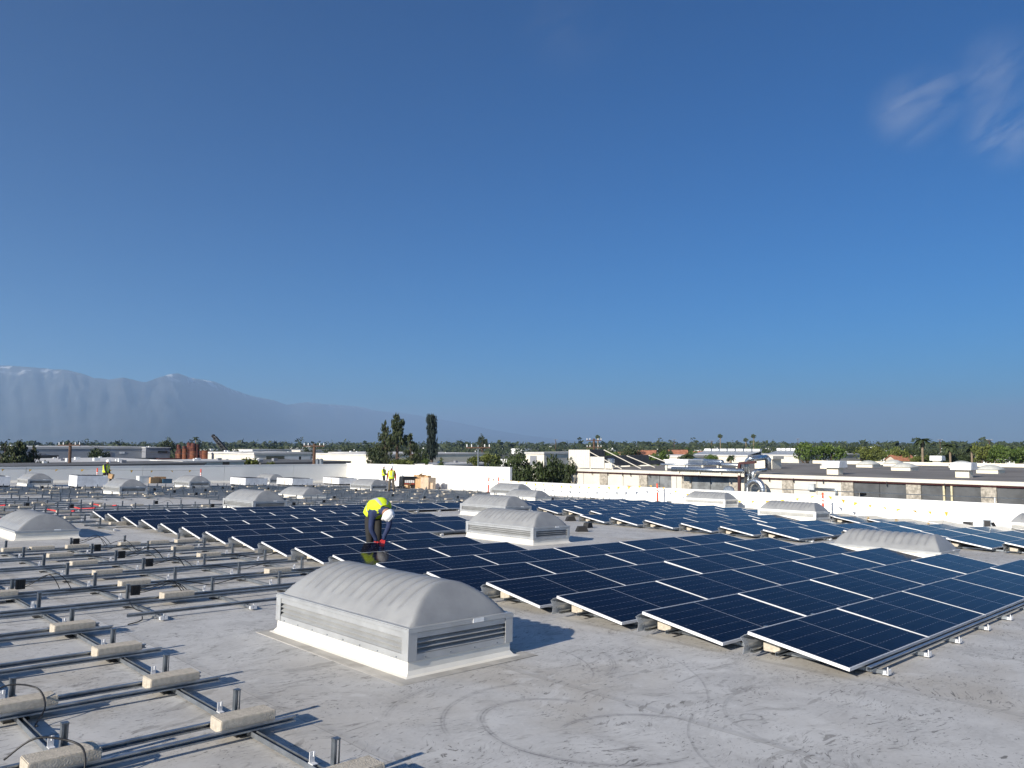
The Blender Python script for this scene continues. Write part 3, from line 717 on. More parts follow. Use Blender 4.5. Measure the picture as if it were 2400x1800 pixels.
# pile at the right wall
PX=30.6; 
PY=yat(991,31.3)-49.3
def pil(y,x,z,w,d,h,a,lab,mt=CARD,op=False): carton(RF(x,(y-49.3)*.72+49.3+PY,z*.74)@RZ(a),w*.74,d*.74,h*.74-.001,lab,mt,op,'cardboard pile at the sunlit wall')
pil(48.2,31.2,0,1.1,1.2,1.25,.1,'large shrink-wrapped pallet of boxes at the right end of the pile',CARD2)
pil(49.5,31.3,0,1.0,1.1,1.05,-.06,'stacked brown boxes at the middle of the pile',CARD)
pil(50.6,31.4,0,.9,.9,1.1,.1,'tall pale boxes at the left of the pile',mat('pale_card',(.58,.40,.27),.85))
pil(50.5,31.4,1.102,.7,.6,.38,.5,'open brown box lying on top of the left boxes',CARD,True)
pil(49.4,31.3,1.052,.6,.5,.3,-.4,'small tilted box on top of the middle boxes',CARD,True)
pil(48.3,31.2,1.252,.6,.45,.2,.3,'flattened box on top of the wrapped pallet',CARD)
pil(47.5,31.2,0,.35,.5,.7,.2,'crushed cardboard leaning at the right end of the pile',CARD2)
pil(49.6,29.9,0,.5,.45,.4,.4,'small open box on the roof in front of the pile',CARD,True)
e=thing('gang_box','black tool chest with white lettering left of the cardboard pile','tool chest',RF(30.6,yat(955,30.6))@RZ(-.25))
mb=MB(); mb.box((-.6,-.4,.14),(.6,.4,.80)); mb.prism([(-.4,.802),(.4,.802),(.34,.95),(-.34,.95)],0,-.6,.6); obj('chest',mb,mat('black_chest_paint',(.015,.015,.016),.4),e)
mb=MB()
for sx in (-.5,.42):
    for sy in (-.35,.27): mb.box((sx,sy,0),(sx+.08,sy+.08,.139))
obj('feet',mb,BLACK,e)
mb=MB(); mb.box((.61,-.35,.2),(.64,.35,.9)); obj('side_panel',mb,GALV,e)
mb=MB(); q=random.Random(5)
for i in range(5): mb.box((-.42+i*.17,-.404,.44),(-.42+i*.17+.145,-.401,.62+q.uniform(-.02,.05)))
obj('lettering',mb,WHITE,e)
mb=MB(); mb.box((-.45,-.404,.34),(.45,-.401,.38)); obj('red_stripe',mb,ORNG,e)
for i,(x,y,w,h,a) in enumerate(((29.4,50.9,1.1,.12,.2),(29.2,49.3,.9,.2,-.5),(28.9,51.3,.7,.15,.9))):
    mb=MB(); mb.box((-w/2,-.12,0),(w/2,.12,h*.5)); mb.box((-w/2.3,-.08,h*.5),(w/3,.1,h)); mb.tube([(-w/2,.1,.06),(-w/2-.2,.25,.05),(-w/3,.4,.03)],.03,6)
    tag(obj('tool_bag',mb,(GALVD,BLACK,mat('tarp',(.30,.31,.31),.7))[i],None,RF(x,y+PY)@RZ(a)),('grey rail offcuts lying before the tool chest','black tool bag lying before the cardboard pile','grey folded tarp lying left of the tool bag')[i],'tool bag')
e=thing('impact_driver','red power tool lying by the scupper at the right wall','tool',RF(29.2,4.9)@RZ(2.3))
mb=MB(); mb.box((-.2,-.06,.02),(.2,.06,.16)); obj('tool_body',mb,mat('red_tool',(.55,.02,.03),.45),e)
mb=MB(); mb.box((-.05,-.045,.161),(.05,.045,.4),Matrix.Rotation(.5,4,'Y')); obj('handle',mb,BLACK,e)
mb=MB(); mb.box((-.17,-.14,0),(.17,.14,.3)); mb.box((-.19,-.16,.302),(.19,.16,.33)); tag(obj('small_bin',mb,BLACK,None,RF(28.9,5.9)),'small black bin at the foot of the right wall','bin')
# ------------------------------------------------------------------ flag line posts
def dpost(x,y,h,lab,tilt=0,band=True,fl=False):
    e=thing('delineator_post',lab,'safety post',up_at(x,y),'orange posts of the warning line')
    mb=MB(); mb.lathe([(.21,.0),(.21,.03),(.17,.06),(.06,.075)],8); obj('base',mb,RUBBER,e)
    Mt=Matrix.Rotation(tilt,4,'Y')
    mb=MB(); mb.lathe([(.05,.07),(.05,h-.12),(.046,h-.1),(.046,h-.02),(.03,h)],12,Mt); obj('tube',mb,ORNG,e,None,True)
    for z in ((h-.42,h-.27) if band else ()):
        mb=MB(); mb.lathe([(.0525,z-.045),(.0525,z+.045)],12,Mt); obj('reflective_band',mb,WHITE,e)
    mb=MB(); mb.lathe([(.035,h+.001),(.055,h+.02),(.055,h+.05),(.03,h+.07)],8,Mt); obj('cap',mb,ORNG,e)
    return (up_at(x,y)@Mt)@Vector((0,0,h-.02))
p1=dpost(10.3,57.2,1.06,'orange post behind the walking worker at the far wall')
p2=dpost(xat(470,58.6),58.6,1.06,'orange post behind the louvred skylight at the far wall')
p3=dpost(30.3,37.2,1.08,'leaning orange post left of the wall step',.07)
p4=dpost(31.9,yat(1168,31.9),1.08,'orange post right beside the wall step')
p5=dpost(32.2,23.9,1.08,'orange post standing at the corner of the right array',-.04,True)
p6=dpost(31.6,13.3,1.1,'red and white banded post behind the white skylight')
p0=RM@Vector((-6,58.6,1.12)); pr_=RM@Vector((29.8,6.6,.42))
def flagline(a,b,sag,n,lab,seed):
    q=random.Random(seed); a,b=Vector(a),Vector(b); pts=[]
    for i in range(25):
        t=i/24; p=a.lerp(b,t); p.z-=sag*4*t*(1-t); pts.append(p)
    e=thing('pennant_line',lab,'flag line',T(a),'yellow pennant lines')
    mb=MB(); mb.tube([p-a for p in pts],.008,5); obj('rope',mb,ROPE,e)
    d=(b-a).normalized()
    for i in range(n):
        t=(i+.6)/(n+.2); p=a.lerp(b,t); p.z-=sag*4*t*(1-t); w=.10*q.uniform(.7,1.2); h=.19*q.uniform(.5,1.15); sw=q.uniform(-.09,.09); s2=q.uniform(-.12,.12)
        nrm=d.cross(Vector((0,0,1))).normalized()
        mb=MB(); q0=p-d*w-a; q1=p+d*w-a; q2=p-Vector((0,0,h))+d*s2+nrm*sw-a; o_=nrm*.003
        mb.add([q0,q1,q2,q0+o_,q1+o_,q2+o_],[(0,1,2),(5,4,3),(0,3,4,1),(1,4,5,2),(2,5,3,0)]); obj('pennant',mb,YEL,e)
flagline(p0,p1,.1,10,'yellow pennant line left of the walking worker along far wall',1)
flagline(p1,p2,.06,5,'pennant line between the two posts at the far wall',2)
flagline(p3,p4,.05,1,'short pennant line between the two posts by the wall step',6)
flagline(p4,p5,.32,17,'yellow pennant line sagging from wall step to array corner post',3)
flagline(p5,p6,.62,12,'yellow pennant line sagging behind the white skylight by the parapet',4)
flagline(p6,pr_,.22,9,'yellow pennant line running down right from the banded post',5)
mb=MB(); mb.tube([RM@Vector((XW+.35,y,1.02+.0)) for y in (18.5,12,6,0,-8)],.022,6)
for y in (18.5,6,-8): mb.tube([RM@Vector((XW+.235,y,.2)),RM@Vector((XW+.35,y,1.02))],.03,6)
tag(obj('guard_cable',mb,GALVD),'grey guard cable running above the low right parapet','cable')
mb=MB(); mb.tube([(0,0,0),(0,.5,.02),(.02,1,.0)],.06,8); mb.lathe([(.3,-.1),(.36,-.05),(.36,.05),(.3,.1)],14,T((0,.45,.0))@Matrix.Rotation(math.pi/2,4,'Y'))
tag(obj('cable_reel',mb,GALV,None,RM@T((XW+.45,19.3,.72))),'grey cable reel behind the low parapet near the ducts','reel')
mb=MB(); mb.box((XW+.235,18.4,-.4),(XW+.9,20.6,.5)); tag(obj('reel_bracket',mb,GALVD,None,RM),'grey bracket carrying the cable reel behind parapet','bracket')
# ------------------------------------------------------------------ people
SKIN=mat('skin',(.30,.16,.10),.6); BOOT=mat('work_boots',(.03,.022,.018),.7)
HIVIS=mat('hi_vis_fabric',(.62,.78,.02),.75,0,.1,8,.3,14); STRIPE=mat('reflective_tape',(.42,.43,.44),.4); HATM=mat('white_hard_hat',(.80,.80,.80),.35)
def skinmesh(pts,edges,radii,root):
    names=list(pts); idx={n:i for i,n in enumerate(names)}
    me=bpy.data.meshes.new('s'); me.from_pydata([pts[n] for n in names],[(idx[a],idx[b]) for a,b in edges],[])
    o=bpy.data.objects.new('s',me); COL.objects.link(o); o.modifiers.new('k','SKIN'); sb=o.modifiers.new('u','SUBSURF'); sb.levels=2
    for n,v in zip(names,me.skin_vertices[0].data):
        r=radii[n]; v.radius=r if isinstance(r,tuple) else (r,r); v.use_root=(n==root)
    bpy.context.view_layer.update(); dg=bpy.context.evaluated_depsgraph_get()
    out=bpy.data.meshes.new_from_object(o.evaluated_get(dg)); bpy.data.objects.remove(o,do_unlink=True); return out
def person(J,cols,M,label,vest=(0,1),hood=False,stripes=True,vest_side=None):
    """J: joints (x = right in the picture, y = away, z = up). cols: shirt, trousers, hands."""
    V={k:Vector(v) for k,v in J.items()}
    E=[('pelvis','waist'),('waist','chest'),('chest','neck'),('neck','head'),('head','crown')]
    Rr={'pelvis':.145,'waist':.145,'chest':.165,'neck':.065,'head':.095,'crown':.075}
    part={'pelvis':1,'waist':5,'chest':5,'neck':0,'head':2,'crown':2}
    for s in 'LR':
        E+=[('chest','sh'+s),('sh'+s,'el'+s),('el'+s,'wr'+s),('wr'+s,'hd'+s),('pelvis','hip'+s),('hip'+s,'kn'+s),('kn'+s,'an'+s),('an'+s,'toe'+s)]
        Rr.update({'sh'+s:.085,'el'+s:.064,'wr'+s:.048,'hd'+s:(.05,.03),'hip'+s:.112,'kn'+s:.092,'an'+s:.07,'toe'+s:.045})
        part.update({'sh'+s:0,'el'+s:0,'wr'+s:0,'hd'+s:3,'hip'+s:1,'kn'+s:1,'an'+s:4,'toe'+s:4})
    if hood: Rr['neck']=.105
    me=skinmesh({k:V[k] for k in Rr},E,Rr,'pelvis')
    bm=bmesh.new(); bm.from_mesh(me)
    # fingers: five tapered chains rooted in each palm, curled; nose
    for s in 'LR':
        h=V['hd'+s]; d=(h-V['wr'+s]).normalized(); sd=d.cross(Vector((0,1,0)) if abs(d.y)<.8 else Vector((1,0,0))).normalized(); cu=J.get('curl'+s,Vector((0,-1,0))); cu=Vector(cu)
        for i,(off,ln) in enumerate(((-.032,.068),(-.011,.082),(.011,.078),(.031,.06))):
            a=h+sd*off-d*.01; b=a+d*(ln*.55+.02)+cu*.012; c_=b+(d*.5+cu*.8).normalized()*ln*.6
            t=MB(); t.tube([a,b,c_],[.0105,.0095,.007],6); vv=[bm.verts.new(p) for p in t.v]
            for f in t.f: bm.faces.new([vv[k] for k in f])
        a=h-sd*.03-d*.02; b=a-sd*.035+d*.03+cu*.015; c_=b+d*.035+cu*.015
        t=MB(); t.tube([a,b,c_],[.013,.011,.008],6); vv=[bm.verts.new(p) for p in t.v]
        for f in t.f: bm.faces.new([vv[k] for k in f])
    hf=Vector(J['face']).normalized(); hu=(V['crown']-V['neck']).normalized(); hc=V['head']
    t=MB(); t.tube([hc+hf*.08+hu*.02,hc+hf*.115-hu*.012,hc+hf*.085-hu*.028],[.010,.017,.010],6); vv=[bm.verts.new(p) for p in t.v]
    for f in t.f: bm.faces.new([vv[k] for k in f])
    bm.to_mesh(me); bm.free()
    me.materials.clear()
    for c_ in (cols[0],cols[1],SKIN,cols[2],BOOT,HIVIS): me.materials.append(c_)
    segs=[(V[a],V[b],part[a],part[b]) for a,b in E]
    for p in me.polygons:
        best=None
        for a,b,pa,pb in segs:
            ab=b-a; tt=max(0,min(1,(p.center-a).dot(ab)/max(1e-9,ab.length_squared))); dd=(p.center-(a+ab*tt)).length
            if best is None or dd<best[0]: best=(dd,pa if tt<(.8 if pb in(3,4) else .78 if pa==5 and pb==0 else .5) else pb)
        p.material_index=best[1]; p.use_smooth=True
    e=thing('person',label,'person',M,'workers on the roof')
    link('body',me,e)
    # eyes and mouth
    sdv=hf.cross(hu).normalized()
    mb=MB()
    for s in (-1,1): mb.lathe([(.004,-.004),(.012,0),(.004,.004)],6,T(hc+hf*.088+sdv*.034*s+hu*.025))
    obj('eyes',mb,BLACK,e)
    # vest: elliptical sections lofted up the torso
    ctr=[V['pelvis'],V['pelvis'].lerp(V['waist'],.6),V['waist'],V['waist'].lerp(V['chest'],.5),V['chest'],V['chest'].lerp(V['neck'],.38),V['chest'].lerp(V['neck'],.8)]
    rx=[.215,.212,.21,.228,.245,.215,.105]; ry=[.19,.19,.19,.205,.212,.185,.10]
    sd=Vector(vest_side) if vest_side else (V['shR']-V['shL']); sd.normalize()
    def surf(t_,ph,k=1.0):
        n=len(ctr)-1; i=min(int(t_*n),n-1); f=t_*n-i
        c0=ctr[i].lerp(ctr[i+1],f); ax=(ctr[min(i+1,n)]-ctr[max(i-1,0)] if f<.5 else ctr[min(i+2,n)]-ctr[i]).normalized()
        s_=(sd-ax*sd.dot(ax)).normalized(); fr=ax.cross(s_)
        a_=rx[i]*(1-f)+rx[i+1]*f; b_=ry[i]*(1-f)+ry[i+1]*f
        wr=1+.02*math.sin(ph*5+t_*9)
        return c0+(s_*math.cos(ph)*a_+fr*math.sin(ph)*b_)*k*wr
    def patch(t0,t1,p0,p1,nt_,np_,k):
        m_=MB(); cl=abs(p1-p0)>6.2
        m_.v=[tuple(surf(t0+(t1-t0)*i/nt_,p0+(p1-p0)*j/np_,k)) for i in range(nt_+1) for j in range(np_+1)]
        m_.f=[(i*(np_+1)+j,i*(np_+1)+j+1,(i+1)*(np_+1)+j+1,(i+1)*(np_+1)+j) for i in range(nt_) for j in range(np_)]
        return m_
    ve=obj('vest',patch(vest[0],vest[1],0,2*math.pi,14,28,1.0),HIVIS,e,None,True)
    if stripes:
        for m_ in (patch(.28,.34,0,2*math.pi,1,28,1.035),patch(.34,.97,rad(52),rad(68),10,2,1.035),patch(.34,.97,rad(112),rad(128),10,2,1.035),patch(.34,.97,rad(232),rad(248),10,2,1.035),patch(.34,.97,rad(292),rad(308),10,2,1.035)):
            obj('reflective_stripe',m_,STRIPE,ve,None,True)
    # hard hat
    zx=hu; yx=(hf-zx*hf.dot(zx)).normalized(); xx=yx.cross(zx)
    HM=Matrix((xx,yx,zx)).transposed().to_4x4(); HM.translation=hc+hu*.045
    mb=MB(); mb.lathe([(.135,-.012),(.138,.0),(.128,.012),(.126,.04),(.115,.085),(.085,.12),(.04,.137),(.004,.14)],18,HM@Matrix.Diagonal((.95,1.1,1,1)))
    mb.prism([(-.09,.11),(-.06,.165),(0,.18),(.06,.165),(.09,.11)],2,-.012,.002,HM); mb.box((-.012,-.13,.09),(.012,.13,.1455),HM@Matrix.Diagonal((1,.62,1,1)))
    obj('hard_hat',mb,HATM,e,None,True)
    return e
FACE=YAW-math.pi/2
NAVY=mat('navy_sweater',(.016,.028,.085),.85); DTR=mat('black_work_trousers',(.022,.021,.02),.85); GLV=mat('red_work_gloves',(.55,.03,.03),.7)
REDS=mat('dark_red_shirt',(.22,.012,.018),.8); KHAK=mat('khaki_trousers',(.10,.085,.065),.85); DSH=mat('dark_grey_shirt',(.03,.03,.04),.85); DRK=mat('dark_work_gloves',(.03,.03,.03),.8)
# bending worker, standing in the gap behind the seventh panel row and gripping the panel edge
person(dict(pelvis=(-.07,.16,.90),waist=(-.0,.08,1.05),chest=(.17,-.16,1.08),neck=(.28,-.32,1.02),head=(.345,-.40,.955),crown=(.40,-.46,.90),face=(-.35,-.1,-.75),
    shL=(-.0,-.24,.99),elL=(-.03,-.25,.60),wrL=(.065,-.20,.40),hdL=(.085,-.19,.325),shR=(.33,-.06,.99),elR=(.35,-.14,.66),wrR=(.245,-.17,.43),hdR=(.235,-.175,.35),
    hipL=(-.16,.10,.84),knL=(-.115,.06,.47),anL=(-.10,.10,.09),toeL=(-.02,-.03,.05),hipR=(.03,.22,.84),knR=(.06,.12,.47),anR=(.05,.17,.09),toeR=(.13,.06,.05),curlL=(0,-.8,-.6),curlR=(0,-.8,-.6)),
    (NAVY,DTR,GLV),up_at(2.06,10.21,0,FACE),'bending worker in yellow vest and white hard hat gripping a panel edge',(-.0,1.0),True)
def stance(h=1.0,**k):
    J=dict(pelvis=(0,0,.94),waist=(0,0,1.10),chest=(0,.01,1.36),neck=(0,0,1.50),head=(0,-.015,1.62),crown=(0,-.01,1.70),face=(0,-1,-.15),
    shL=(-.20,0,1.42),elL=(-.27,.02,1.14),wrL=(-.30,-.04,.89),hdL=(-.30,-.05,.81),shR=(.20,0,1.42),elR=(.27,.02,1.14),wrR=(.29,-.04,.89),hdR=(.285,-.05,.81),
    hipL=(-.10,0,.90),knL=(-.13,-.02,.49),anL=(-.16,.02,.09),toeL=(-.19,-.12,.045),hipR=(.10,0,.90),knR=(.14,-.02,.49),anR=(.18,.02,.09),toeR=(.20,-.12,.045))
    J.update(k); return J
person(stance(),(REDS,KHAK,SKIN),up_at(23.74,39.83,.0,FACE),'standing worker in yellow vest over a red long-sleeved shirt')
person(stance(face=(1,-.1,-.25),shL=(-.02,.2,1.41),elL=(.08,.24,1.15),wrL=(.25,.2,1.0),hdL=(.33,.19,.98),shR=(.0,-.2,1.41),elR=(.1,-.24,1.14),wrR=(.27,-.2,1.0),hdR=(.35,-.19,.98),
    hipL=(0,.1,.9),knL=(.05,.11,.5),anL=(.0,.12,.09),toeL=(.14,.13,.045),hipR=(0,-.1,.9),knR=(.05,-.11,.5),anR=(.0,-.12,.09),toeR=(.14,-.13,.045),curlL=(1,0,0),curlR=(1,0,0)),
    (DSH,DTR,DRK),up_at(30.9,yat(899,30.9),0,FACE),'worker in yellow vest and dark sleeves standing behind a skylight by sunlit wall')
wM=up_at(9.31,52.2,0,FACE)
person(stance(pelvis=(.02,0,.93),waist=(.03,0,1.1),chest=(.06,0,1.35),neck=(.10,0,1.49),head=(.15,0,1.60),crown=(.15,0,1.69),face=(1,0,-.25),
    shL=(.06,.2,1.41),elL=(.12,.22,1.12),wrL=(.22,.16,.88),hdL=(.27,.13,.80),shR=(.07,-.2,1.41),elR=(.10,-.24,1.12),wrR=(.19,-.19,.87),hdR=(.24,-.17,.79),
    hipL=(.02,.1,.9),knL=(.33,.1,.66),anL=(.30,.1,.27),toeL=(.43,.1,.22),hipR=(.02,-.1,.9),knR=(-.09,-.1,.5),anR=(-.27,-.1,.10),toeR=(-.15,-.11,.045),curlL=(.3,-.9,0),curlR=(.3,.9,0)),
    (DSH,DTR,DRK),wM,'walking worker in yellow vest carrying a small cardboard box')
carton(wM@T((.36,-.02,.53))@Matrix.Rotation(.25,4,'Y'),.30,.26,.30,'small cardboard box carried by the walking worker')
# ------------------------------------------------------------------ neighbouring building on the right
NX=48.0
ZT=onX(1330,1098,NX).z
def ny_(u): return onX(u,1098+(u-1333)*.0245,NX).y
def onZ(u,v,z): d=pxdir(u,v); return CW+d*((z-CW.z)/d.z)
YA=ny_(1331)
nb=thing('neighbour_building','low building with stone pilasters and dark roof beyond the right parapet','building',T((NX,0,GZ)))
def nbox(nm,a,b,mt,par=nb): 
    mb=MB(); mb.box((a[0]-NX,a[1],a[2]-GZ),(b[0]-NX,b[1],b[2]-GZ)); return obj(nm,mb,mt,par)
bays=[(1331,1421,NWHITE),(1421,1438,STONE),(1438,1498,NWHITE),(1498,1518,STONE),(1518,1573,NGREY),(1573,1598,NWHITE),(1598,1621,STONE),(1621,1709,NGREY),(1709,1732,STONE),(1732,1833,NWHITE),(1833,1859,STONE),(1859,1971,NWHITE),(1971,2000,STONE),(2000,2123,NDARK),(2123,2158,STONE),(2158,2298,NDARK),(2298,2335,STONE),(2335,2480,NDARK)]
bays[0]=(1331,1406,NWHITE); bays[1]=(1406,1424,STONE); bays[2]=(1424,1498,NWHITE)
for u0,u1,mt in bays:
    y1,y0=ny_(u0),ny_(u1); rec={'exposed_aggregate':-.07}.get(mt.name,.03 if mt in (NDARK,NGREY) else 0)
    nbox('wall_panel' if mt!=STONE else 'pilaster',(NX+rec,y0+.008,GZ),(NX+.5,y1-.008,ZT-.22),mt)
    if mt in (NWHITE,NDARK,NGREY):
        ym=(y0+y1)/2; nbox('joint',(NX+rec-.006,ym-.025,GZ),(NX+rec-.001,ym+.025,ZT-.24),NGREY if mt==NWHITE else BLACK)
nbox('wall_panel',(NX,-30,GZ),(NX+.5,ny_(2480)-.01,ZT-.22),NWHITE)
nbox('fascia',(NX-.14,-30,ZT-.218),(NX+.5,YA+.14,ZT+.03),NWHITE)
mb=MB(); mb.tube([(-.1,YA,ZT-.30-GZ),(-.1,-30,ZT-.30-GZ)],.05,6); obj('gutter_pipe',mb,MAROON,nb)
for u in (1390,1427,1461,1480,1525,1602,1640,1760,1805,1862,1931,2080,2215):
    y=ny_(u); nbox('hanger',(NX-.16,y-.03,ZT-.52),(NX-.145,y+.03,ZT-.2),BLACK)
XE=84.0
nbox('end_wall',(NX+.51,YA-.4,GZ),(XE,YA,ZT-.02),NWHITE)
nbox('roof',(NX+.51,-30,ZT-.25),(XE,YA-.41,ZT-.03),NROOF)
nbox('back_parapet',(XE-.3,-30,ZT-.028),(XE,ny_(2090)+22,ZT+.33),CREAM)
for u,d in ((1348,.09),):
    y=ny_(u); mb=MB(); mb.lathe([(.09,0),(.09,4.5),(.2,5.0),(.22,5.3)],8,T((-.24,y,ZT-GZ-5.9))); obj('downspout',mb,NWHITE,nb)
# corrugated stepped screens on its roof
scr=thing('roof_screen','white corrugated stepped screen on the neighbouring roof corner','screen',T((NX,YA,ZT)))
def corr(nm,y0,y1,z0,z1,mt,x=0,along='y'):
    mb=MB(); pts=[]; n=max(4,int(abs(y1-y0)/.11))
    for i in range(n+1): pts.append((y0+(y1-y0)*i/n,.035 if (i//1)%2 else 0))
    for i in range(n):
        a,b=pts[i],pts[i+1]
        if along=='y': q=[(x-a[1],a[0]),(x-b[1],b[0]),(x-b[1]+.01,b[0]),(x-a[1]+.01,a[0])]
        else: q=[(a[0],x-a[1]),(b[0],x-b[1]),(b[0],x-b[1]+.01),(a[0],x-a[1]+.01)]
        mb.prism(q,2,z0,z1)
    return obj(nm,mb,mt,scr)
ys1,ys2,ys3=ny_(1383)-YA,ny_(1417)-YA,ny_(1435)-YA
h1=onX(1340,1054,NX).z-ZT; h2=onX(1400,1070.5,NX).z-ZT; h3=onX(1426,1085,NX).z-ZT
corr('corrugated_panel',-.1,ys1,.10,h1,CORR); corr('corrugated_panel',ys1-.01,ys2,.10,h2,CORR); corr('corrugated_panel',ys2-.01,ys3,.10,h3,CORR)
for y in (-.1,ys1/2,ys1,ys2,ys3):
    mb=MB(); mb.box((.02,y-.05,-.02),(.1,y+.05,.3)); obj('screen_post',mb,CORR,scr)
SCB=mat('shaded_screen_back',(.06,.065,.075),.7)  # side panels: the shade on their unlit face is put into this dark colour
corr('side_panel',.1,5.5,.1,h1,SCB,0,'x'); corr('side_panel',5.52,13,.1,h2,SCB,0,'x'); corr('side_panel',13.02,18,.1,h2*.5,SCB,0,'x')
for xx,hh,ln in ((.6,h1,4.2),(2.6,h1,4.4),(5.3,h1,4.6),(9,h2,3.6),(12.8,h2,3.8)):
    mb=MB(); mb.tube([(xx,-.1,hh-.05),(xx,-ln,-.02)],.045,6); obj('brace',mb,CORR,scr)
mb=MB(); mb.lathe([(.3,0),(.3,.5),(.4,.55),(.4,.9),(.2,1.0)],12); tag(obj('roof_fan',mb,DUCT,None,T((NX+3.2,YA-2.6,ZT-.03))),'round galvanized roof fan behind the corrugated screen','fan')
def dome_small(u,v,wpx,lab,mt=DOME,kind='dome'):
    p=onZ(u,v,ZT-.03); d=(p-CW).dot(FW); w=wpx*d/F_PX
    if kind=='dome':
        e=thing('roof_skylight',lab,'skylight',T(p),'skylights on the neighbouring roof')
        mb=MB(); mb.box((-w/2,-w/2.6,0),(w/2,w/2.6,.3)); obj('curb',mb,CREAM,e,RZ(-.0))
        mb=MB(); n=12; 
        for j in range(n+1):
            for i in range(n+1):
                a=-1+2*i/n;b=-1+2*j/n; mb.v.append((a*w*.55,b*w*.42,.305+.38*max(0,1-a*a)**.7*max(0,1-b*b)**.6))
        mb.f=[(j*(n+1)+i,j*(n+1)+i+1,(j+1)*(n+1)+i+1,(j+1)*(n+1)+i) for j in range(n) for i in range(n)]
        obj('dome',mb,mat('frosted_dome',(.55,.55,.50),.5),e,None,True)
    else:
        e=thing('roof_hood',lab,'vent hood',T(p),'vent hoods on the neighbouring roof')
        mb=MB(); mb.box((-w*.28,-w*.28,0),(w*.28,w*.28,.55)); obj('neck',mb,CREAM,e)
        mb=MB(); mb.prism([(-w/2,.551),(w/2,.551),(w*.42,1.05),(-w*.42,1.05)],1,-w*.42,w*.42); obj('hood',mb,WHITE,e)
for u,v,w,l in ((1952,1098,50,'dome skylight behind the left vent hood on the neighbouring roof'),(2035,1095,48,'dome skylight right of the left vent hood, neighbouring roof'),(2095,1092.5,42,'farthest small dome skylight on the neighbouring roof'),(2121,1102.5,55,'dome skylight nearest the middle of the neighbouring roof'),(2254,1096,52,'dome skylight behind the right vent hood on the neighbouring roof'),(2322,1109,58,'dome skylight at the right of the neighbouring roof')):
    dome_small(u,v,w,l)
for u,v,w,l in ((1957,1112,48,'white vent hood at the left of the neighbouring roof edge'),(2260,1119,52,'white vent hood at the right of the neighbouring roof edge'),(2198,1091,30,'small white vent hood at the back of the neighbouring roof')):
    dome_small(u,v,w,l,kind='hood')
# ducts at the front wall
dk=thing('exhaust_duct','large galvanized exhaust duct bending over the neighbouring roof edge','duct',T((NX-1.0,0,GZ)))
def dpt(u,v,X=NX-1.0): p=onX(u,v,X); return Vector((p.x-(NX-1.0),p.y,p.z-GZ))
a=dpt(1751,1160); b=dpt(1751,1086); 
def arcp(c0,p,q,n=6): return [(p.lerp(c0,i/n)).lerp(c0.lerp(q,i/n),i/n) for i in range(n+1)]
top=dpt(1751,1076); out=dpt(1783,1071); r_=.21
mb=MB(); mb.tube([a]+[b]+arcp(top,b,dpt(1764,1075))[1:]+[dpt(1795,1072,NX+1.5)],r_,14); obj('riser',mb,DUCT,dk,None,True)
mb=MB(); mb.tube([dpt(1795,1072,NX+1.5),dpt(1800,1076,NX+1.6),dpt(1801,1102,NX+1.6)],r_*1.15,14); obj('down_leg',mb,DUCT,dk,None,True)
for v in (1090,1112,1135):
    p=dpt(1751,v); mb=MB(); mb.lathe([(r_+.001,-.03),(r_+.025,-.02),(r_+.025,.02),(r_+.001,.03)],14,T(p)); obj('duct_collar',mb,GALV,dk)
pu=[dpt(1752,1160),dpt(1752,1150)]; cc=dpt(1770,1150)
Rr_=(dpt(1770,1150)-dpt(1752,1150)).length
ub=[dpt(1752,1160)]+[cc+ (dpt(1752,1150)-cc).normalized()*Rr_*math.cos(math.pi*i/12)+Vector((0,0,1))*Rr_*1.15*math.sin(math.pi*i/12) for i in range(13)]+[dpt(1788,1165)]
mb=MB(); mb.tube(ub,.26,14); obj('return_bend',mb,DUCT,dk,None,True)
mb=MB(); mb.tube([dpt(1765,1130,NX-.8),dpt(1765,1108,NX-.8),dpt(1772,1103,NX-.6),dpt(1795,1101,NX+.6)],.14,10); obj('small_duct',mb,DUCT,dk,None,True)
ms=thing('duct_frame','dark maroon steel frame carrying ducts at the neighbouring wall','steel frame',T((NX-1.6,0,GZ)))
def mpt(u,v): p=onX(u,v,NX-1.6); return Vector((0,p.y,p.z-GZ))
for nm,pts in (('column',[mpt(1733,1200),mpt(1733,1086)]),('beam',[mpt(1733,1086),mpt(1772,1083)]),('beam',[mpt(1648,1151),mpt(1815,1161)])):
    mb=MB(); mb.tube(pts,.13,4); obj(nm,mb,MAROON,ms)
mb=MB(); mb.box((-.13,mpt(1733,1100).y-.13,0),(.13,mpt(1733,1100).y+.13,.6)); obj('column_foot',mb,MAROON,ms)
def roofpipe(u0,v0,u1,v1,r,lab,hgt):
    a=onZ(u0,v0,ZT+hgt); b=onZ(u1,v1,ZT+hgt)
    e=thing('roof_duct',lab,'duct',T((a.x,a.y,ZT-.03)),'long ducts on the neighbouring roof'); a0=Vector((a.x,a.y,ZT-.03))
    mb=MB(); mb.tube([a-a0,b-a0],r,10); obj('pipe',mb,DUCT,e,None,True)
    for t in (.1,.4,.7,.95):
        p=a.lerp(b,t)-a0; mb=MB(); mb.box((p.x-.08,p.y-.08,0),(p.x+.08,p.y+.08,p.z-r*.9)); obj('support',mb,CREAM,e)
roofpipe(1575,1099.5,1742,1104,.20,'long galvanized duct nearest the neighbouring roof edge',.3)
roofpipe(1548,1088.5,1690,1089,.10,'thin white pipe across the neighbouring roof',.5)
roofpipe(1600,1084,1735,1091,.20,'galvanized duct behind the thin white pipe',.4)
roofpipe(1628,1079,1692,1083,.25,'short thick duct at the back of the neighbouring roof',.4)
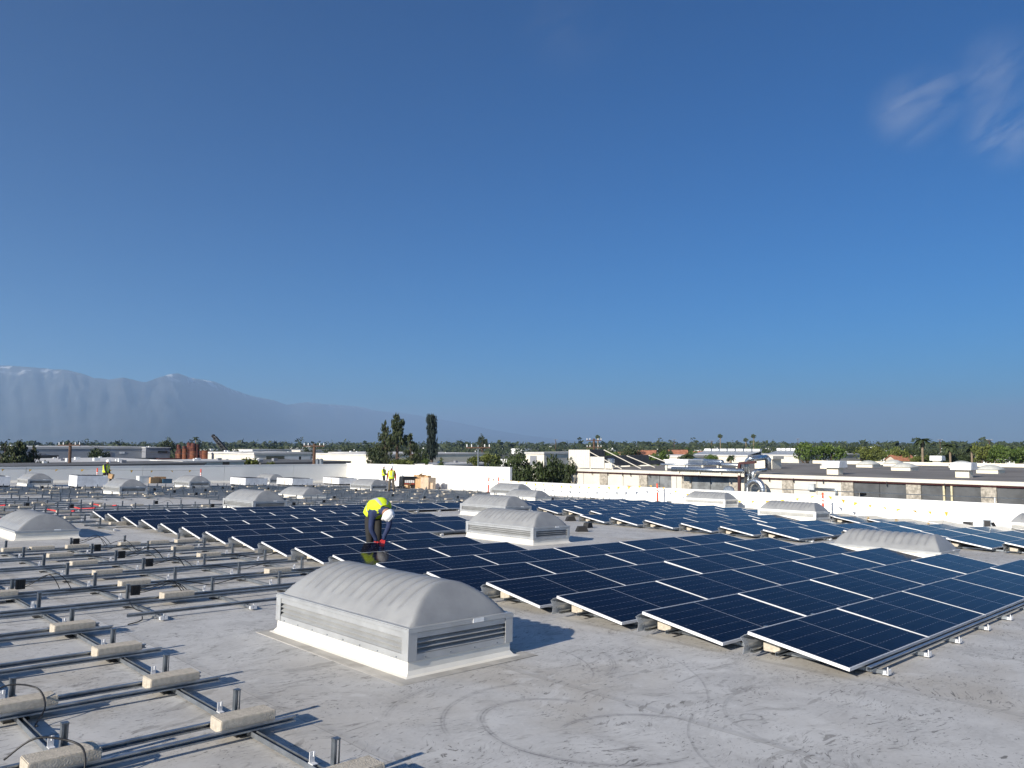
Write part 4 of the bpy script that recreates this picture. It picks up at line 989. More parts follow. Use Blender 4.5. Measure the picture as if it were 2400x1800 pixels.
bx_=onZ(1603,1097,ZT-.03); mb=MB(); mb.box((-1.3,-1.3,0),(1.3,1.3,.75)); mb.box((-1.4,-1.4,.752),(1.4,1.4,.85)); tag(obj('roof_unit',mb,WHITE,None,T(bx_)),'white rooftop unit among the ducts of the neighbouring roof','rooftop unit')
bx_=onZ(1800,1098,ZT-.03); mb=MB(); mb.box((-.9,-.9,0),(.9,.9,.9)); mb.box((-1.1,-1.1,.902),(1.1,1.1,1.2)); tag(obj('roof_unit',mb,CREAM,None,T(bx_)),'cream rooftop unit behind the large exhaust duct','rooftop unit')
# electrical box, conduits, pipes on the wall
e=thing('electrical_box','grey electrical box with bent conduits on the white wall bay','electrical box',T((NX,ny_(1903),GZ)))
def ept(u,v): p=onX(u,v,NX-.12); return Vector((-.12,p.y-ny_(1903),p.z-GZ))
q0,q1=ept(1896,1133),ept(1911,1149); mb=MB(); mb.box((-.35,min(q0.y,q1.y),min(q0.z,q1.z)),(-.01,max(q0.y,q1.y),max(q0.z,q1.z))); obj('enclosure',mb,mat('grey_enclosure',(.46,.49,.50),.5),e)
for dv in (0,3):
    mb=MB(); mb.tube([ept(1911,1144.5+dv),ept(1950,1146+dv)]+arcp(ept(1962-dv,1146+dv),ept(1952,1146+dv),ept(1962-dv,1156))+[ept(1962-dv,1180)],.05,8); obj('conduit',mb,GALV,e,None,True)
for i,u in enumerate((2212,2230)):
    p=onX(u,1139,NX-.1); p2=onX(u,1200,NX-.1); mb=MB(); mb.tube([(0,0,p2.z),(0,0,p.z)],.07,8); tag(obj('wall_pipe',mb,mat('yellowed_pipe',(.62,.55,.36),.7),None,T((NX-.12,p.y,0))),('left','right')[i]+' yellowed vertical pipe on the dark wall bay','pipe')
for i,u in enumerate((1388,1481,2026)):
    p=onX(u,1139+(u-1388)*.03,NX-.2); mb=MB(); mb.tube([(.2,0,0),(-.2,.3,.05),(-.25,.25,-.25)],.09,8); mb.lathe([(.13,-.3),(.2,-.5)],8,T((-.25,.25,0)))
    tag(obj('wall_lamp',mb,BLACK,None,T(p)),('black wall lamp on the left white bay','black wall lamp on the second white bay','black wall lamp on the first dark bay')[i],'lamp','wall lamps of the neighbouring building')
# ------------------------------------------------------------------ vegetation
def leafquads(mb,c,r,n,size,q,flat=.6):
    for _ in range(n):
        th=q.uniform(0,2*math.pi); ph=math.acos(q.uniform(-1,1)); rr_=r*(.55+.5*q.random())
        d=Vector((math.sin(ph)*math.cos(th),math.sin(ph)*math.sin(th),math.cos(ph)*flat))
        p=c+d*rr_; a=Vector((q.gauss(0,1),q.gauss(0,1),q.gauss(0,.7))).normalized(); b=a.orthogonal().normalized(); b.rotate(Matrix.Rotation(q.uniform(0,6.28),3,a))
        c2=a.cross(b); s=size*q.uniform(.6,1.3)
        i=len(mb.v); mb.v+=[tuple(p-b*s*.5),tuple(p+c2*s*.3),tuple(p+b*s*.6),tuple(p-c2*s*.3)]; mb.f.append((i,i+1,i+2,i+3))
def crown_round(seed,ncl=26,nl=60,size=.11,sq=1.0):
    q=random.Random(seed); mb=MB()
    for k in range(ncl):
        th=q.uniform(0,6.28); u=q.uniform(-1,1); rr_=q.uniform(.45,.82); s=math.sqrt(1-u*u)
        c=Vector((s*math.cos(th)*rr_,s*math.sin(th)*rr_,.5+u*rr_*.42*sq)); leafquads(mb,c,q.uniform(.20,.36),nl,size,q,.75)
    return mb
def crown_pine(seed,nlev=13,size=.10,gap=.2):
    q=random.Random(seed); mb=MB()
    for lv in range(nlev):
        t=(lv+.5)/nlev; R0=(1-t)**.75*.95+.10
        nb_=max(3,int(7*(1-t)+3))
        for k in range(nb_):
            if q.random()<gap: continue
            a=q.uniform(0,6.28); ln=R0*q.uniform(.45,1.05)
            for s in range(3):
                f=(s+1.2)/3.2; c=Vector((math.cos(a)*ln*f,math.sin(a)*ln*f,t+.05*f*q.uniform(-.3,1))); leafquads(mb,c,.085+.05*(1-t),15,size,q,.5)
    leafquads(mb,Vector((0,0,.97)),.07,20,size*.7,q,1.6)
    return mb
def crown_tiers(seed,tiers,size=.1):
    q=random.Random(seed); mb=MB()
    for z,r,h in tiers:
        for k in range(int(16*r+6)):
            a=q.uniform(0,6.28); rr_=r*math.sqrt(q.random()); c=Vector((math.cos(a)*rr_,math.sin(a)*rr_,z+q.uniform(-h,h))); leafquads(mb,c,.16,26,size,q,.45)
    return mb
def crown_mono(seed):
    q=random.Random(seed); mb=MB()
    for lv in range(46):
        t=lv/46
        for k in range(8):
            if q.random()<.12 or (.40<t<.55 and q.random()<.6): continue
            a=q.uniform(0,6.28); ln=q.uniform(.55,1.0)*(1.15 if t<.38 else .95)
            for s in range(3): c=Vector((math.cos(a)*ln*(s+1)/3,math.sin(a)*ln*(s+1)/3,t+.012*s)); leafquads(mb,c,.11,6,.13,q,.25)
    return mb
CR={'r1':crown_round(1),'r2':crown_round(2,34,50,.10),'r3':crown_round(3,20,70,.12,1.1),'b1':crown_round(4,14,60,.16,.8),'p1':crown_pine(5,12,.085,.38),'p2':crown_pine(6,15,.075,.32),'mono':crown_mono(8),
 't1':crown_tiers(9,[(.97,.14,.02),(.86,.62,.04),(.78,.35,.03),(.70,.55,.05),(.62,.5,.05),(.52,.9,.05),(.45,1.0,.05)])}
CRM={}
def crown_me(kind,lm):
    if (kind,lm.name) not in CRM: CRM[(kind,lm.name)]=CR[kind].mesh('crown',lm)
    return CRM[(kind,lm.name)]
TRM={}
def tree(u,vt,vb,wpx,d,kind,lm,lab,name='tree',grp=None,trunk=BARK,yaw=None):
    p=pxw(u,vt,d); zb=pxw(u,vb,d).z; w=wpx*d/F_PX/2
    if zb<GZ+.4: zb=GZ+.4
    e=thing(name,lab,'tree',T((p.x,p.y,GZ)),grp)
    h=p.z-zb
    q=random.Random(int(u*7+vt)); c=link('crown',crown_me(kind,lm),e,T((0,0,zb-GZ))@RZ(yaw if yaw is not None else q.uniform(0,6.28))@Matrix.Diagonal((w,w,h,1)))
    th=(zb-GZ)+h*(.55 if kind[0] in 'rb' else .96); r0=max(.10,min(.45,.035*(p.z-GZ)))
    mb=MB(); mb.tube([(0,0,-.2),(.03*th,.02*th,th*.5),(0,0,th)],[r0,r0*.7,r0*.25],7)
    if kind[0] in 'rb':
        for k in range(4):
            a=q.uniform(0,6.28); z0=max(.3,(zb-GZ)*.85); mb.tube([(0,0,z0),(math.cos(a)*w*.3,math.sin(a)*w*.3,z0+h*.25),(math.cos(a)*w*.55,math.sin(a)*w*.55,z0+h*.45)],[r0*.5,r0*.35,r0*.12],5)
    else:
        for k in range(7):
            a=q.uniform(0,6.28); z0=(zb-GZ)+h*q.uniform(.05,.6); mb.tube([(0,0,z0),(math.cos(a)*w*.55,math.sin(a)*w*.55,z0+h*.05)],[r0*.3,r0*.1],5)
    obj('trunk',mb,trunk,e)
    return e
# frond of a palm
q=random.Random(3); mb=MB()
for s in range(14):
    t0,t1=s/14,(s+1)/14
    def fp(t): return Vector((t,0,.42*t-.95*t*t))
    a,b=fp(t0),fp(t1)
    for sd in (-1,1):
        wv=.26*math.sin(math.pi*min(1,t0*.92+.06))+.02
        i=len(mb.v); mb.v+=[tuple(a),tuple(b),tuple(b+Vector((.06,sd*wv,-wv*.55+q.uniform(-.03,.03)))),tuple(a+Vector((.03,sd*wv*.95,-wv*.6)))]; mb.f.append((i,i+1,i+2,i+3))
ME_FROND=mb.mesh('frond',LF_PALM)
mb=MB(); leafquads(mb,Vector((0,0,0)),.8,150,.42,random.Random(2),.9); ME_FAN=mb.mesh('fan_crown',LF_PALM)
def palm(u,vt,d,wpx,lab,fan=False):
    p=pxw(u,vt,d); w=wpx*d/F_PX/2; zc=p.z-w*.35
    e=thing('palm_tree',lab,'palm tree',T((p.x,p.y,GZ)),'palm trees')
    th=zc-GZ; mb=MB(); mb.tube([(0,0,-.2),(.1,.1,th*.5),(0,0,th)],[.3,.22,.2],8); obj('trunk',mb,PBARK,e)
    if fan: link('crown',ME_FAN,e,T((0,0,th))@Matrix.Diagonal((w,w,w,1))); return
    qq=random.Random(int(u))
    for k in range(17):
        o=link('frond',ME_FROND,e,T((0,0,th))@RZ(k*2.4+qq.uniform(-.2,.2))@Matrix.Rotation(-qq.uniform(-.5,.75),4,'Y')@Matrix.Diagonal((w,w,w*qq.uniform(.8,1.1),1)))
# near and mid trees
tree(12,1040,1108,64,105,'p1',LF_P,'dark pine at the left picture edge','pine_tree',None,BARK)
tree(45,1038,1118,72,98,'t1',LF_P,'layered dark pine second from the left edge','pine_tree')
tree(78,1046,1118,56,100,'p2',LF_P,'small drooping pine right of the layered pine','pine_tree')
tree(103,1075,1112,30,92,'b1',LF_D,'low dark shrub right of the left pines','shrub')
tree(233,1046,1100,60,150,'r2',LF_D,'dark round tree behind the walking worker')
tree(395,1027,1085,60,330,'r1',LF_F,'hazy round tree left of the rusty stacks')
tree(508,1050,1090,44,260,'r2',LF_D,'dark round tree right of the rusty stacks')
tree(556,1051,1092,44,250,'r3',LF_D,'dark round tree left of the white offices')
tree(586,1068,1110,56,118,'b1',LF_Y,'yellow-green bush behind the far parapet')
tree(634,1078,1110,30,118,'b1',LF_Y,'low olive bush right of the yellow-green bush','shrub')
tree(903,990,1090,66,142,'p2',LF_P,'tall pine left of the tallest one above the sunlit parapet','pine_tree')
tree(930,976,1088,56,140,'t1',LF_P,'tallest pine with layered crown above the sunlit parapet','pine_tree')
tree(962,1018,1092,66,136,'p1',LF_P,'pine right of the tallest one above the sunlit parapet','pine_tree')
tree(872,1040,1096,50,150,'r1',LF_D,'broad dark tree left of the tall pines')
tree(985,1045,1096,44,136,'r2',LF_D,'dark tree right of the tall pines')
tree(945,1072,1100,80,120,'b1',LF_Y,'olive scrub at the foot of the tall pines','shrub')
tree(1012,975,1073,27,210,'mono',LF_C,'narrow column-shaped tower tree on the horizon','tower_tree')
tree(998,1073,1092,26,112,'b1',LF_G,'bright green bush before the grey warehouse','shrub')
tree(1034,1072,1092,22,112,'p1',LF_G,'small upright shrub before the grey warehouse','shrub')
tree(1112,1064,1098,40,95,'b1',LF_Y,'bright bush left of the street pole behind the parapet','shrub')
tree(1150,1058,1100,54,95,'r3',LF_Y,'bright bush right of the street pole behind the parapet')
tree(1198,1056,1150,125,72,'r2',LF_D,'large dark tree in the gap beyond the wall step')
tree(1245,1084,1160,110,66,'r1',LF_D,'dark tree low in the gap beyond the wall step')
tree(1288,1064,1165,100,66,'r3',LF_D,'large dark tree just left of the corrugated screen')
tree(1328,1075,1150,70,74,'r1',LF_D,'dark tree partly hidden by the corrugated screen')
tree(1130,1018,1058,26,420,'r1',LF_F,'round topped tree above the street pole')
tree(1543,1054,1098,59,130,'r3',LF_G,'round green tree right of the roof braces')
tree(1490,1074,1100,38,125,'r1',LF_D,'small dark tree behind the roof braces')
tree(1438,1056,1090,49,200,'r2',LF_G,'green tree behind the corrugated screen')
tree(1610,1062,1092,46,150,'r1',LF_D,'dark tree left of the long white sheds')
tree(1668,1063,1090,46,150,'r2',LF_G,'green tree before the long white sheds')
tree(1765,1046,1090,59,170,'r1',LF_G,'green tree behind the large exhaust duct')
tree(1893,1033,1086,81,150,'r2',LF_G,'bright green tree, left one of the pair behind neighbouring roof')
tree(1948,1037,1086,73,150,'r3',LF_G,'bright green tree, right one of the pair behind neighbouring roof')
tree(2005,1040,1086,59,190,'r1',LF_D,'dark tree right of the bright green pair')
tree(2045,1040,1088,76,170,'r2',LF_Y,'olive tree left of the big palm')
tree(2108,1046,1090,46,190,'r3',LF_Y,'small olive tree just left of the big palm')
tree(2300,1038,1092,68,150,'r1',LF_Y,'olive tree left of the green trees at the right edge')
tree(2352,1038,1092,84,145,'r2',LF_G,'green tree near the right picture edge')
tree(2402,1046,1092,68,145,'r3',LF_G,'green tree cut by the right picture edge')
tree(2210,1062,1092,81,170,'r2',LF_D,'dark tree between the palms behind neighbouring roof')
tree(2160,1066,1092,68,180,'r1',LF_Y,'olive tree at the foot of the big palm')
tree(2258,1066,1092,59,180,'r3',LF_D,'dark tree right of the second palm')
palm(2161,1025,150,40,'big feather palm behind the neighbouring roof')
palm(2226,1036,165,44,'second feather palm right of the big palm')
palm(2277,1044,175,36,'third feather palm, rightmost of the row')
palm(459,1023,300,16,'slim palm behind the rusty stacks')
palm(1688,1020,420,14,'tall thin palm at the right half of the horizon',True)
palm(1766,1020,430,14,'tall thin palm above the large exhaust duct',True)
palm(1748,1029,430,14,'shorter thin palm above the large exhaust duct',True)
palm(1401,1022,300,14,'thin palm above the corrugated screen',True)
palm(1612,1062,140,34,'low feather palm before the white sheds')
palm(1712,1066,120,26,'low feather palm left of the large exhaust duct')
fill=random.Random(77); fl=[]
for i in range(22):
    u=1375+i*48+fill.uniform(-14,14); fl.append(u)
    tree(u,fill.uniform(1044,1053),1090,fill.uniform(44,72),fill.uniform(190,290),fill.choice(('r1','r2','r3')),fill.choice((LF_D,LF_G,LF_Y,LF_F)),'%s tree from the left in the row behind the neighbouring roof'%ordn(i+1),'tree','row of trees behind the neighbouring roof')
for i in range(14):
    u=250+i*58+fill.uniform(-16,16)
    tree(u,fill.uniform(1040,1050),1085,fill.uniform(34,54),fill.uniform(300,380),fill.choice(('r1','r2','r3')),fill.choice((LF_D,LF_F,LF_F)),'%s tree from the left in the far row behind the warehouses'%ordn(i+1),'tree','row of trees behind the warehouses')
# far woods
q=random.Random(21); mb=MB()
for k in range(4200):
    nearer=k<1300
    u=q.uniform(-900,3300); d=q.uniform(300,800) if nearer else 10**q.uniform(2.88,3.6); p=pxw(u,1038,d)
    hgt=q.uniform(4.5,9.5) if nearer else q.uniform(6,12.5); w=q.uniform(2.2,5.0) if nearer else q.uniform(3.5,8)
    if q.random()<.12: w*=.5; hgt*=1.12
    if q.random()<.05: hgt*=1.45
    n=52 if nearer else 18; sz=.24 if nearer else .42
    for _ in range(n):
        a=q.uniform(0,6.28); zz=q.random(); rr_=w*math.sqrt(max(0,1-(2*zz-1)**2))*q.uniform(.5,1)
        c=Vector((p.x+math.cos(a)*rr_,p.y+math.sin(a)*rr_,GZ+hgt*(.08+.9*zz))); s=w*sz*q.uniform(.7,1.3)
        x1=Vector((q.gauss(0,1),q.gauss(0,1),q.gauss(0,.8))).normalized(); y1=x1.orthogonal().normalized()
        i=len(mb.v); mb.v+=[tuple(c-x1*s),tuple(c+y1*s*.7),tuple(c+x1*s),tuple(c-y1*s*.7)]; mb.f.append((i,i+1,i+2,i+3))
tag(obj('distant_trees',mb,LF_F),'belt of distant trees along the horizon','trees',kind='stuff')
mb=MB()
for k in range(130):
    u=q.uniform(-600,3000); d=10**q.uniform(2.45,3.3); p=pxw(u,1038,d); w,l,h=q.uniform(6,14),q.uniform(8,26),q.uniform(3.2,5.2)
    M_=T((p.x,p.y,GZ)); mb.box((-w/2,-l/2,0),(w/2,l/2,h),M_)
tag(obj('distant_rooftops',mb,BGWHITE),'scattered distant pale buildings among the trees','buildings',kind='stuff')
# ------------------------------------------------------------------ background buildings
def bldY(nm,lab,u0,u1,vt,Y,dep,mt,roof=BGROOF,par=.25,wins=(),vents=0,seed=1):
    """box whose near face lies on world plane y = Y"""
    a,b=onY(u0,vt,Y),onY(u1,vt,Y); z=(a.z+b.z)/2; e=thing(nm,lab,'building',T((a.x,Y,GZ)))
    W_=b.x-a.x; H=z-GZ
    mb=MB(); mb.box((0,0,0),(W_,dep,H)); obj('wall',mb,mt,e)
    mb=MB(); mb.box((-.15,-.15,H+.002),(W_+.15,dep+.15,H+par)); rf=obj('roof',mb,roof,e)
    for (wu0,wu1,wv0,wv1,wm) in wins:
        p,q_=onY(wu0,wv0,Y),onY(wu1,wv1,Y); mb=MB(); mb.box((p.x-a.x,-.08,q_.z-GZ),(q_.x-a.x,-.005,p.z-GZ)); obj('window',mb,wm,e)
    rq=random.Random(seed)
    for k in range(vents):
        x,y=rq.uniform(1,max(1.5,W_-2)),rq.uniform(1,dep-1); s=rq.uniform(.2,.55); mb=MB(); mb.box((x,y,H+par+.002),(x+s*1.4,y+s*1.4,H+par+s*.8)); obj('roof_vent',mb,rq.choice((BGWHITE,BGWHITE,BGGREY)),rf)
    return e
def bldX(nm,lab,u0,u1,vt,X,dep,mt,roof=BGROOF,par=.25,wins=()):
    """box whose near face lies on world plane x = X (the sunlit side)"""
    a,b=onX(u0,vt,X),onX(u1,vt,X); z=(a.z+b.z)/2; y0,y1=min(a.y,b.y),max(a.y,b.y); e=thing(nm,lab,'building',T((X,y0,GZ))); H=z-GZ
    mb=MB(); mb.box((0,0,0),(dep,y1-y0,H)); obj('wall',mb,mt,e)
    mb=MB(); mb.box((-.15,-.15,H+.002),(dep+.15,y1-y0+.15,H+par)); obj('roof',mb,roof,e)
    for (wu0,wu1,wv0,wv1,wm) in wins:
        p,q_=onX(wu0,wv0,X),onX(wu1,wv1,X); ya,yb=sorted((p.y-y0,q_.y-y0)); mb=MB(); mb.box((-.08,ya,q_.z-GZ),(-.005,yb,p.z-GZ)); obj('window',mb,wm,e)
    return e
bldY('warehouse','long warehouse with bright roof edge at the far left',-60,341,1052,225,60,mat('blue_grey_siding',(.33,.345,.37),.8,0,.05,.3),BGROOF,.6,((92,108,1063,1069,BGGREY),(281,292,1059,1063,WHITE),(252,262,1060,1070,BGGREY)),10,3)
bldY('warehouse','dark grey warehouse end with one dark window band',342,399,1050,222,40,BGGREY,BGROOF,.2,((370,392,1057,1062,GLASSD),),2,4)
bldY('industrial_building','low building with pale vented roof behind the far parapet',-40,432,1088,112,34,BGGREY,BGROOF,.3,(),16,5)
bldY('industrial_building','dark roofed building strip just behind the far parapet',-60,480,1093,88,14,NDARK,BGROOFD,.2,(),4,6)
bldY('cream_shed','cream shed with a brown door behind the far parapet',430,572,1083,104,12,CREAM,BGROOF,.2,((522,537,1079.5,1092,mat('brown_door',(.14,.10,.07),.7)),),3,7)
bldY('industrial_building','low dark roof with domes right of the yellow-green bush',612,820,1087,106,22,BGGREY,BGROOFD,.3,(),9,8)
bldX('white_office','white office block left of the open loading building',576,592,1055,150,30,NWHITE,BGROOF,.3)
bldY('white_office','grey shaded side of the white office block',592,648,1055,263,16,BGWHITE,BGROOF,.3)
bldY('loading_building','building with white fascia and dark loading bays',596,730,1065,168,26,NWHITE,BGROOF,.5,((624,666,1069,1077.5,mat('olive_bay',(.10,.10,.07),.8)),(667,700,1070,1077,BGWHITE),(701,705,1070,1077,BLACK),(706,727,1070,1077,BGWHITE)),3)
bldX('cream_warehouse','long cream warehouse wall behind the utility pole',738,886,1066,112,40,CREAM,BGROOF,.35)
bldX('white_office','small white block left of the utility pole',684,706,1056,165,20,NWHITE,BGROOF,.3)
bldY('grey_warehouse','plain grey warehouse behind the sunlit parapet',984,1104,1064,178,50,BGGREY,BGROOF,.3,((1056,1058,1072,1075,BLACK),),3)
bldY('industrial_building','low pale roof right behind the sunlit parapet',1015,1165,1090,98,10,BGGREY,BGROOF,.25,(),3,12)
bldX('white_office','white building with a dark gate between the dark trees',1232,1275,1064,82,14,NWHITE,BGROOF,.3,((1243,1258,1068,1090,BGGREY),))
bldX('white_block','white block behind the roof braces',1455,1523,1071,125,20,NWHITE,BGROOF,.3)
bldX('stucco_building','stucco block between green tree and low palm',1565,1606,1072,128,20,STUC,BGROOF,.4)
def shed(u0,u1,vt,X,lab):
    e=bldX('white_shed',lab,u0,u1,vt+6,X,30,NWHITE,BGROOF,.3)
    a,b=onX(u0,vt,X),onX(u1,vt,X); y0,y1=sorted((a.y,b.y)); H=onX(u0,vt+6,X).z-GZ+.3; n=7
    mb=MB(); mb.add([(0,0,H+.003),(0,y1-y0,H+.003),(6,y1-y0,H+.8),(6,0,H+.8)],[(0,3,2,1)]); mb.add([(6,0,H+.003),(6,y1-y0,H+.003),(6.01,y1-y0,H+.8),(6.01,0,H+.8)],[(0,1,2,3)]); obj('sloped_roof',mb,mat('blue_grey_metal_roof',(.30,.33,.37),.6),e)
    for k in range(n):
        w=(y1-y0)/n; mb=MB(); mb.box((5.4,k*w+.1*w,H+.81),(6.4,k*w+.9*w,H+1.3)); obj('ridge_vent',mb,WHITE,e)
shed(1618,1752,1063,140,'long white shed with ridge vents left of the exhaust duct')
shed(1790,1872,1063,142,'long white shed with ridge vents right of the exhaust duct')
def house(u,vr,d,w,lab,yaw=.3):
    p=pxw(u,vr,d); e=thing('house',lab,'house',T((p.x,p.y,GZ))@RZ(yaw),'tile roofed houses'); H=p.z-GZ; hw=w/2; eave=H-w*.22
    mb=MB(); mb.prism([(-hw*.9,0),(hw*.9,0),(hw*.9,eave),(0,H-.25),(-hw*.9,eave)],1,-w*.5,w*.5); obj('wall',mb,STUC,e)
    mb=MB(); mb.prism([(-hw*1.08,eave-.25),(0,H-.12),(hw*1.08,eave-.25),(hw*1.08,eave-.05),(0,H+.1),(-hw*1.08,eave-.05)],1,-w*.55,w*.55); obj('roof',mb,TERRA,e)
    mb=MB(); mb.box((-.5,-w*.5-.06,eave-1.4),(.5,-w*.5-.005,eave-.5)); obj('window',mb,GLASSD,e)
house(1487,1057,210,5.3,'tile roofed house above the white block',.8); house(1517,1056,230,4.9,'tile roofed house left of the round green tree',.5)
house(1462,1060,215,4.5,'tile roofed house behind the green tree at the braces',1.5)
house(1585,1055,240,6.3,'tile roofed house left of the low palm',.6); house(2110,1067,190,4.9,'orange tile roofed house left of the big palm',.9)
house(1640,1058,300,5.8,'tile roofed house behind the white sheds',.2)
def truck(u,vt,d,w,h,col,lab,yaw=0):
    p=pxw(u,vt,d); e=thing('parked_truck',lab,'truck',T((p.x,p.y,GZ+ (p.z-GZ-h)))@RZ(yaw),'trucks parked in the yard'); H=h
    mb=MB(); mb.prism([(-w/2,.7),(w*.22,.7),(w*.22,H),(-w/2,H)],1,-1.2,1.2); obj('cargo_box',mb,col,e)
    mb=MB(); mb.prism([(w*.24,.6),(w/2,.6),(w/2,1.5),(w*.45,H*.8),(w*.24,H*.8)],1,-1.1,1.1); cb=obj('cab',mb,BLACK,e)
    mb=MB(); mb.prism([(w*.452,H*.72),(w*.492,1.55),(w*.494,1.55),(w*.456,H*.74)],1,-.95,.95); obj('windscreen',mb,GLASSD,cb)
    for x in (-w*.35,-w*.2,w*.36):
        for y in (-1.0,1.0):
            mb=MB(); mb.lathe([(.3,-.14),(.48,-.12),(.48,.12),(.3,.14)],12,T((x,y,.48))@Matrix.Rotation(math.pi/2,4,'X')); obj('wheel',mb,RUBBER,e)
for i,(u,v,w,h,c,l) in enumerate(((108,1071,7,3.2,mat('brown_truck',(.10,.06,.04),.6),'brown truck in the yard left of the utility pole'),(122,1067,6,3.6,BLACK,'dark truck in the yard beside the brown one'),(145,1074,8,2.6,mat('blue_truck',(.05,.07,.10),.5),'dark blue truck in the yard near the utility pole'),(190,1076,8,2.6,BLACK,'black truck in the yard right of the utility pole'),(292,1074,7,2.8,mat('maroon_truck',(.09,.03,.025),.6),'maroon truck in the yard right of the walking worker'),(345,1073,9,2.8,BLACK,'long black truck in the yard below the grey warehouse'),(385,1074,7,2.4,RUST,'rusty truck in the yard left of the casings'))):
    truck(u,v,186,w,h,c,l,(.1,-.2,.05,3.2,.15,0,3.0)[i])
mb=MB(); mb.box((-30,0,0),(26,1.0,4.4)); cc_=onY(220,1078,182); tag(obj('yard_shade_strip',mb,mat('dark_yard_shade',(.035,.032,.03),.9),None,T((cc_.x,182,GZ))),'long dark strip added for shade and clutter along the truck yard','shade strip')  # added dark strip standing in for the yard's zone of shade and clutter
# ------------------------------------------------------------------ utility poles, wires, lamps
def upole(u,vt,d,lab,arms=1,tr=0,r=.16,mt=WOODB):
    p=pxw(u,vt,d); H=p.z-GZ; e=thing('utility_pole',lab,'utility pole',T((p.x,p.y,GZ))@RZ(FACE),'utility poles')
    mb=MB(); mb.tube([(0,0,-.3),(0,0,H)],[r*1.2,r*.8],8); obj('pole',mb,mt,e)
    for k in range(arms):
        z=H-.35-k*1.2; mb=MB(); mb.box((-1.3,-.26,z),(1.3,-.14,z+.13)); ar=obj('crossarm',mb,WOODB,e)
        for x in (-1.2,-.7,.7,1.2): mb=MB(); mb.lathe([(.03,0),(.07,.05),(.05,.14),(.08,.2),(.02,.3)],6,T((x,-.2,z+.131))); obj('insulator',mb,WHITE,ar)
    for k in range(tr):
        mb=MB(); mb.lathe([(.05,0),(.24,.03),(.25,.75),(.2,.82),(.05,.9)],10,T((.5+.45*k-(.5 if k==2 else 0),-.35,H-2.7))); obj('transformer',mb,GALV,e)
    return p
a1=upole(165,1038,92,'brown utility pole at the left behind the far parapet',1,0,.2)
a2=upole(737,1040,96,'brown utility pole with transformers behind the far parapet',1,2,.22)
a3=upole(1121,1043,84,'thin grey street pole behind the sunlit parapet',1,0,.1,GALVD)
a4=upole(1392,1028,135,'utility pole with transformers behind the corrugated screen',2,3,.2)
for i,(u,v,d) in enumerate(((2203,1030,420),(2318,1030,330),(1870,1028,600),(1580,1030,520),(1668,1033,480),(1302,1030,500))): upole(u,v,d,'far utility pole standing on the horizon, %s of six from the left'%ordn((5,6,4,2,3,1)[i]),1,0,.18)
def wire(a,b,sag,lab):
    a,b=Vector(a),Vector(b); pts=[a.lerp(b,i/16)-Vector((0,0,sag*4*(i/16)*(1-i/16))) for i in range(17)]
    mb=MB(); mb.tube(pts,.025,4); tag(obj('power_line',mb,BLACK),lab,'power line')
wire(pxw(700,1062,250),pxw(1500,1060,300),1.2,'power line crossing behind the tall pines'); wire(pxw(1380,1036,136),pxw(2450,1052,300),2,'power line running right from the pole behind the screen')
wire(pxw(1400,1048,300),pxw(2000,1048,330),1.0,'upper far power line before the right tree belt'); wire(a1,pxw(737,1043,96),1.2,'power line between the two brown utility poles')
# ------------------------------------------------------------------ rusty stacks and crane
q=random.Random(17); k=0
for i in range(24):
    u=q.uniform(416,486); d=q.uniform(196,222); vt=q.choice((1038,1044,1050,1054,1056,1058))+abs(u-440)*.12+q.uniform(-2,3); p=pxw(u,vt,d); r=q.uniform(.42,.75)
    e=thing('steel_casing','rusty upright steel casing in the stack yard, %s from left'%ordn(i+1),'steel pipe',T((p.x,p.y,GZ)),'rusty upright casings')
    H=p.z-GZ; mt=q.choice((RUST,RUST,RUSTO)); mb=MB(); mb.lathe([(r,0),(r,H),(r*.85,H+.002),(r*.85,H-.5)],12); obj('pipe',mb,mt,e,None,False)
    for z in (.3,.62,.9): mb=MB(); mb.lathe([(r+.003,H*z-.1),(r+.07,H*z-.08),(r+.07,H*z+.08),(r+.003,H*z+.1)],12); obj('band',mb,RUSTO,e)
cr=sorted([o for o in bpy.data.objects if o.name.startswith('steel_casing')],key=lambda o:(o.location-CW).dot(RTW)/(o.location-CW).dot(FW))
for i,o in enumerate(cr): o['label']='rusty upright steel casing in the stack yard, %s from left'%ordn(i+1)
a=pxw(500,1022,230); b=pxw(541,1072,230)
e=thing('crane','dark lattice crane boom leaning over the yard','crane',T((b.x,b.y,GZ)))
b0=Vector((0,0,b.z-GZ)); a0=a-Vector((b.x,b.y,GZ)); dr=(a0-b0); sd=dr.cross(Vector((FW.x,FW.y,0))).normalized()*.55; fd=Vector((FW.x,FW.y,0)).normalized()*.5
for s1,s2 in ((1,1),(1,-1),(-1,1),(-1,-1)):
    mb=MB(); mb.tube([b0+sd*s1+fd*s2,b0+dr*.92+sd*s1*.7+fd*s2*.7,a0],.2,5); obj('chord',mb,CRANEM,e)
mb=MB()
for i in range(14):
    t0,t1=i/15,(i+1)/15; s1=1 if i%2 else -1
    for s2 in (1,-1): mb.tube([b0+dr*t0+sd*s1*(1-.3*t0)+fd*s2*(1-.3*t0),b0+dr*t1-sd*s1*(1-.3*t1)+fd*s2*(1-.3*t1)],.1,4)
obj('lacing',mb,CRANEM,e)
mb=MB(); mb.lathe([(.3,-.3),(.55,-.2),(.55,.2),(.3,.3)],10,T(a0)@Matrix.Rotation(math.pi/2,4,'X')); obj('sheave_head',mb,CRANEM,e)
mb=MB(); mb.box((-2,-1.5,1.0),(3,1.5,b0.z+.6)); mb.box((-2.6,-1.9,0),(3.4,1.9,1.0)); obj('crane_body',mb,CRANEM,e)
mb=MB(); mb.tube([a0,(6,0,5)],.04,4); obj('cable',mb,BLACK,e)
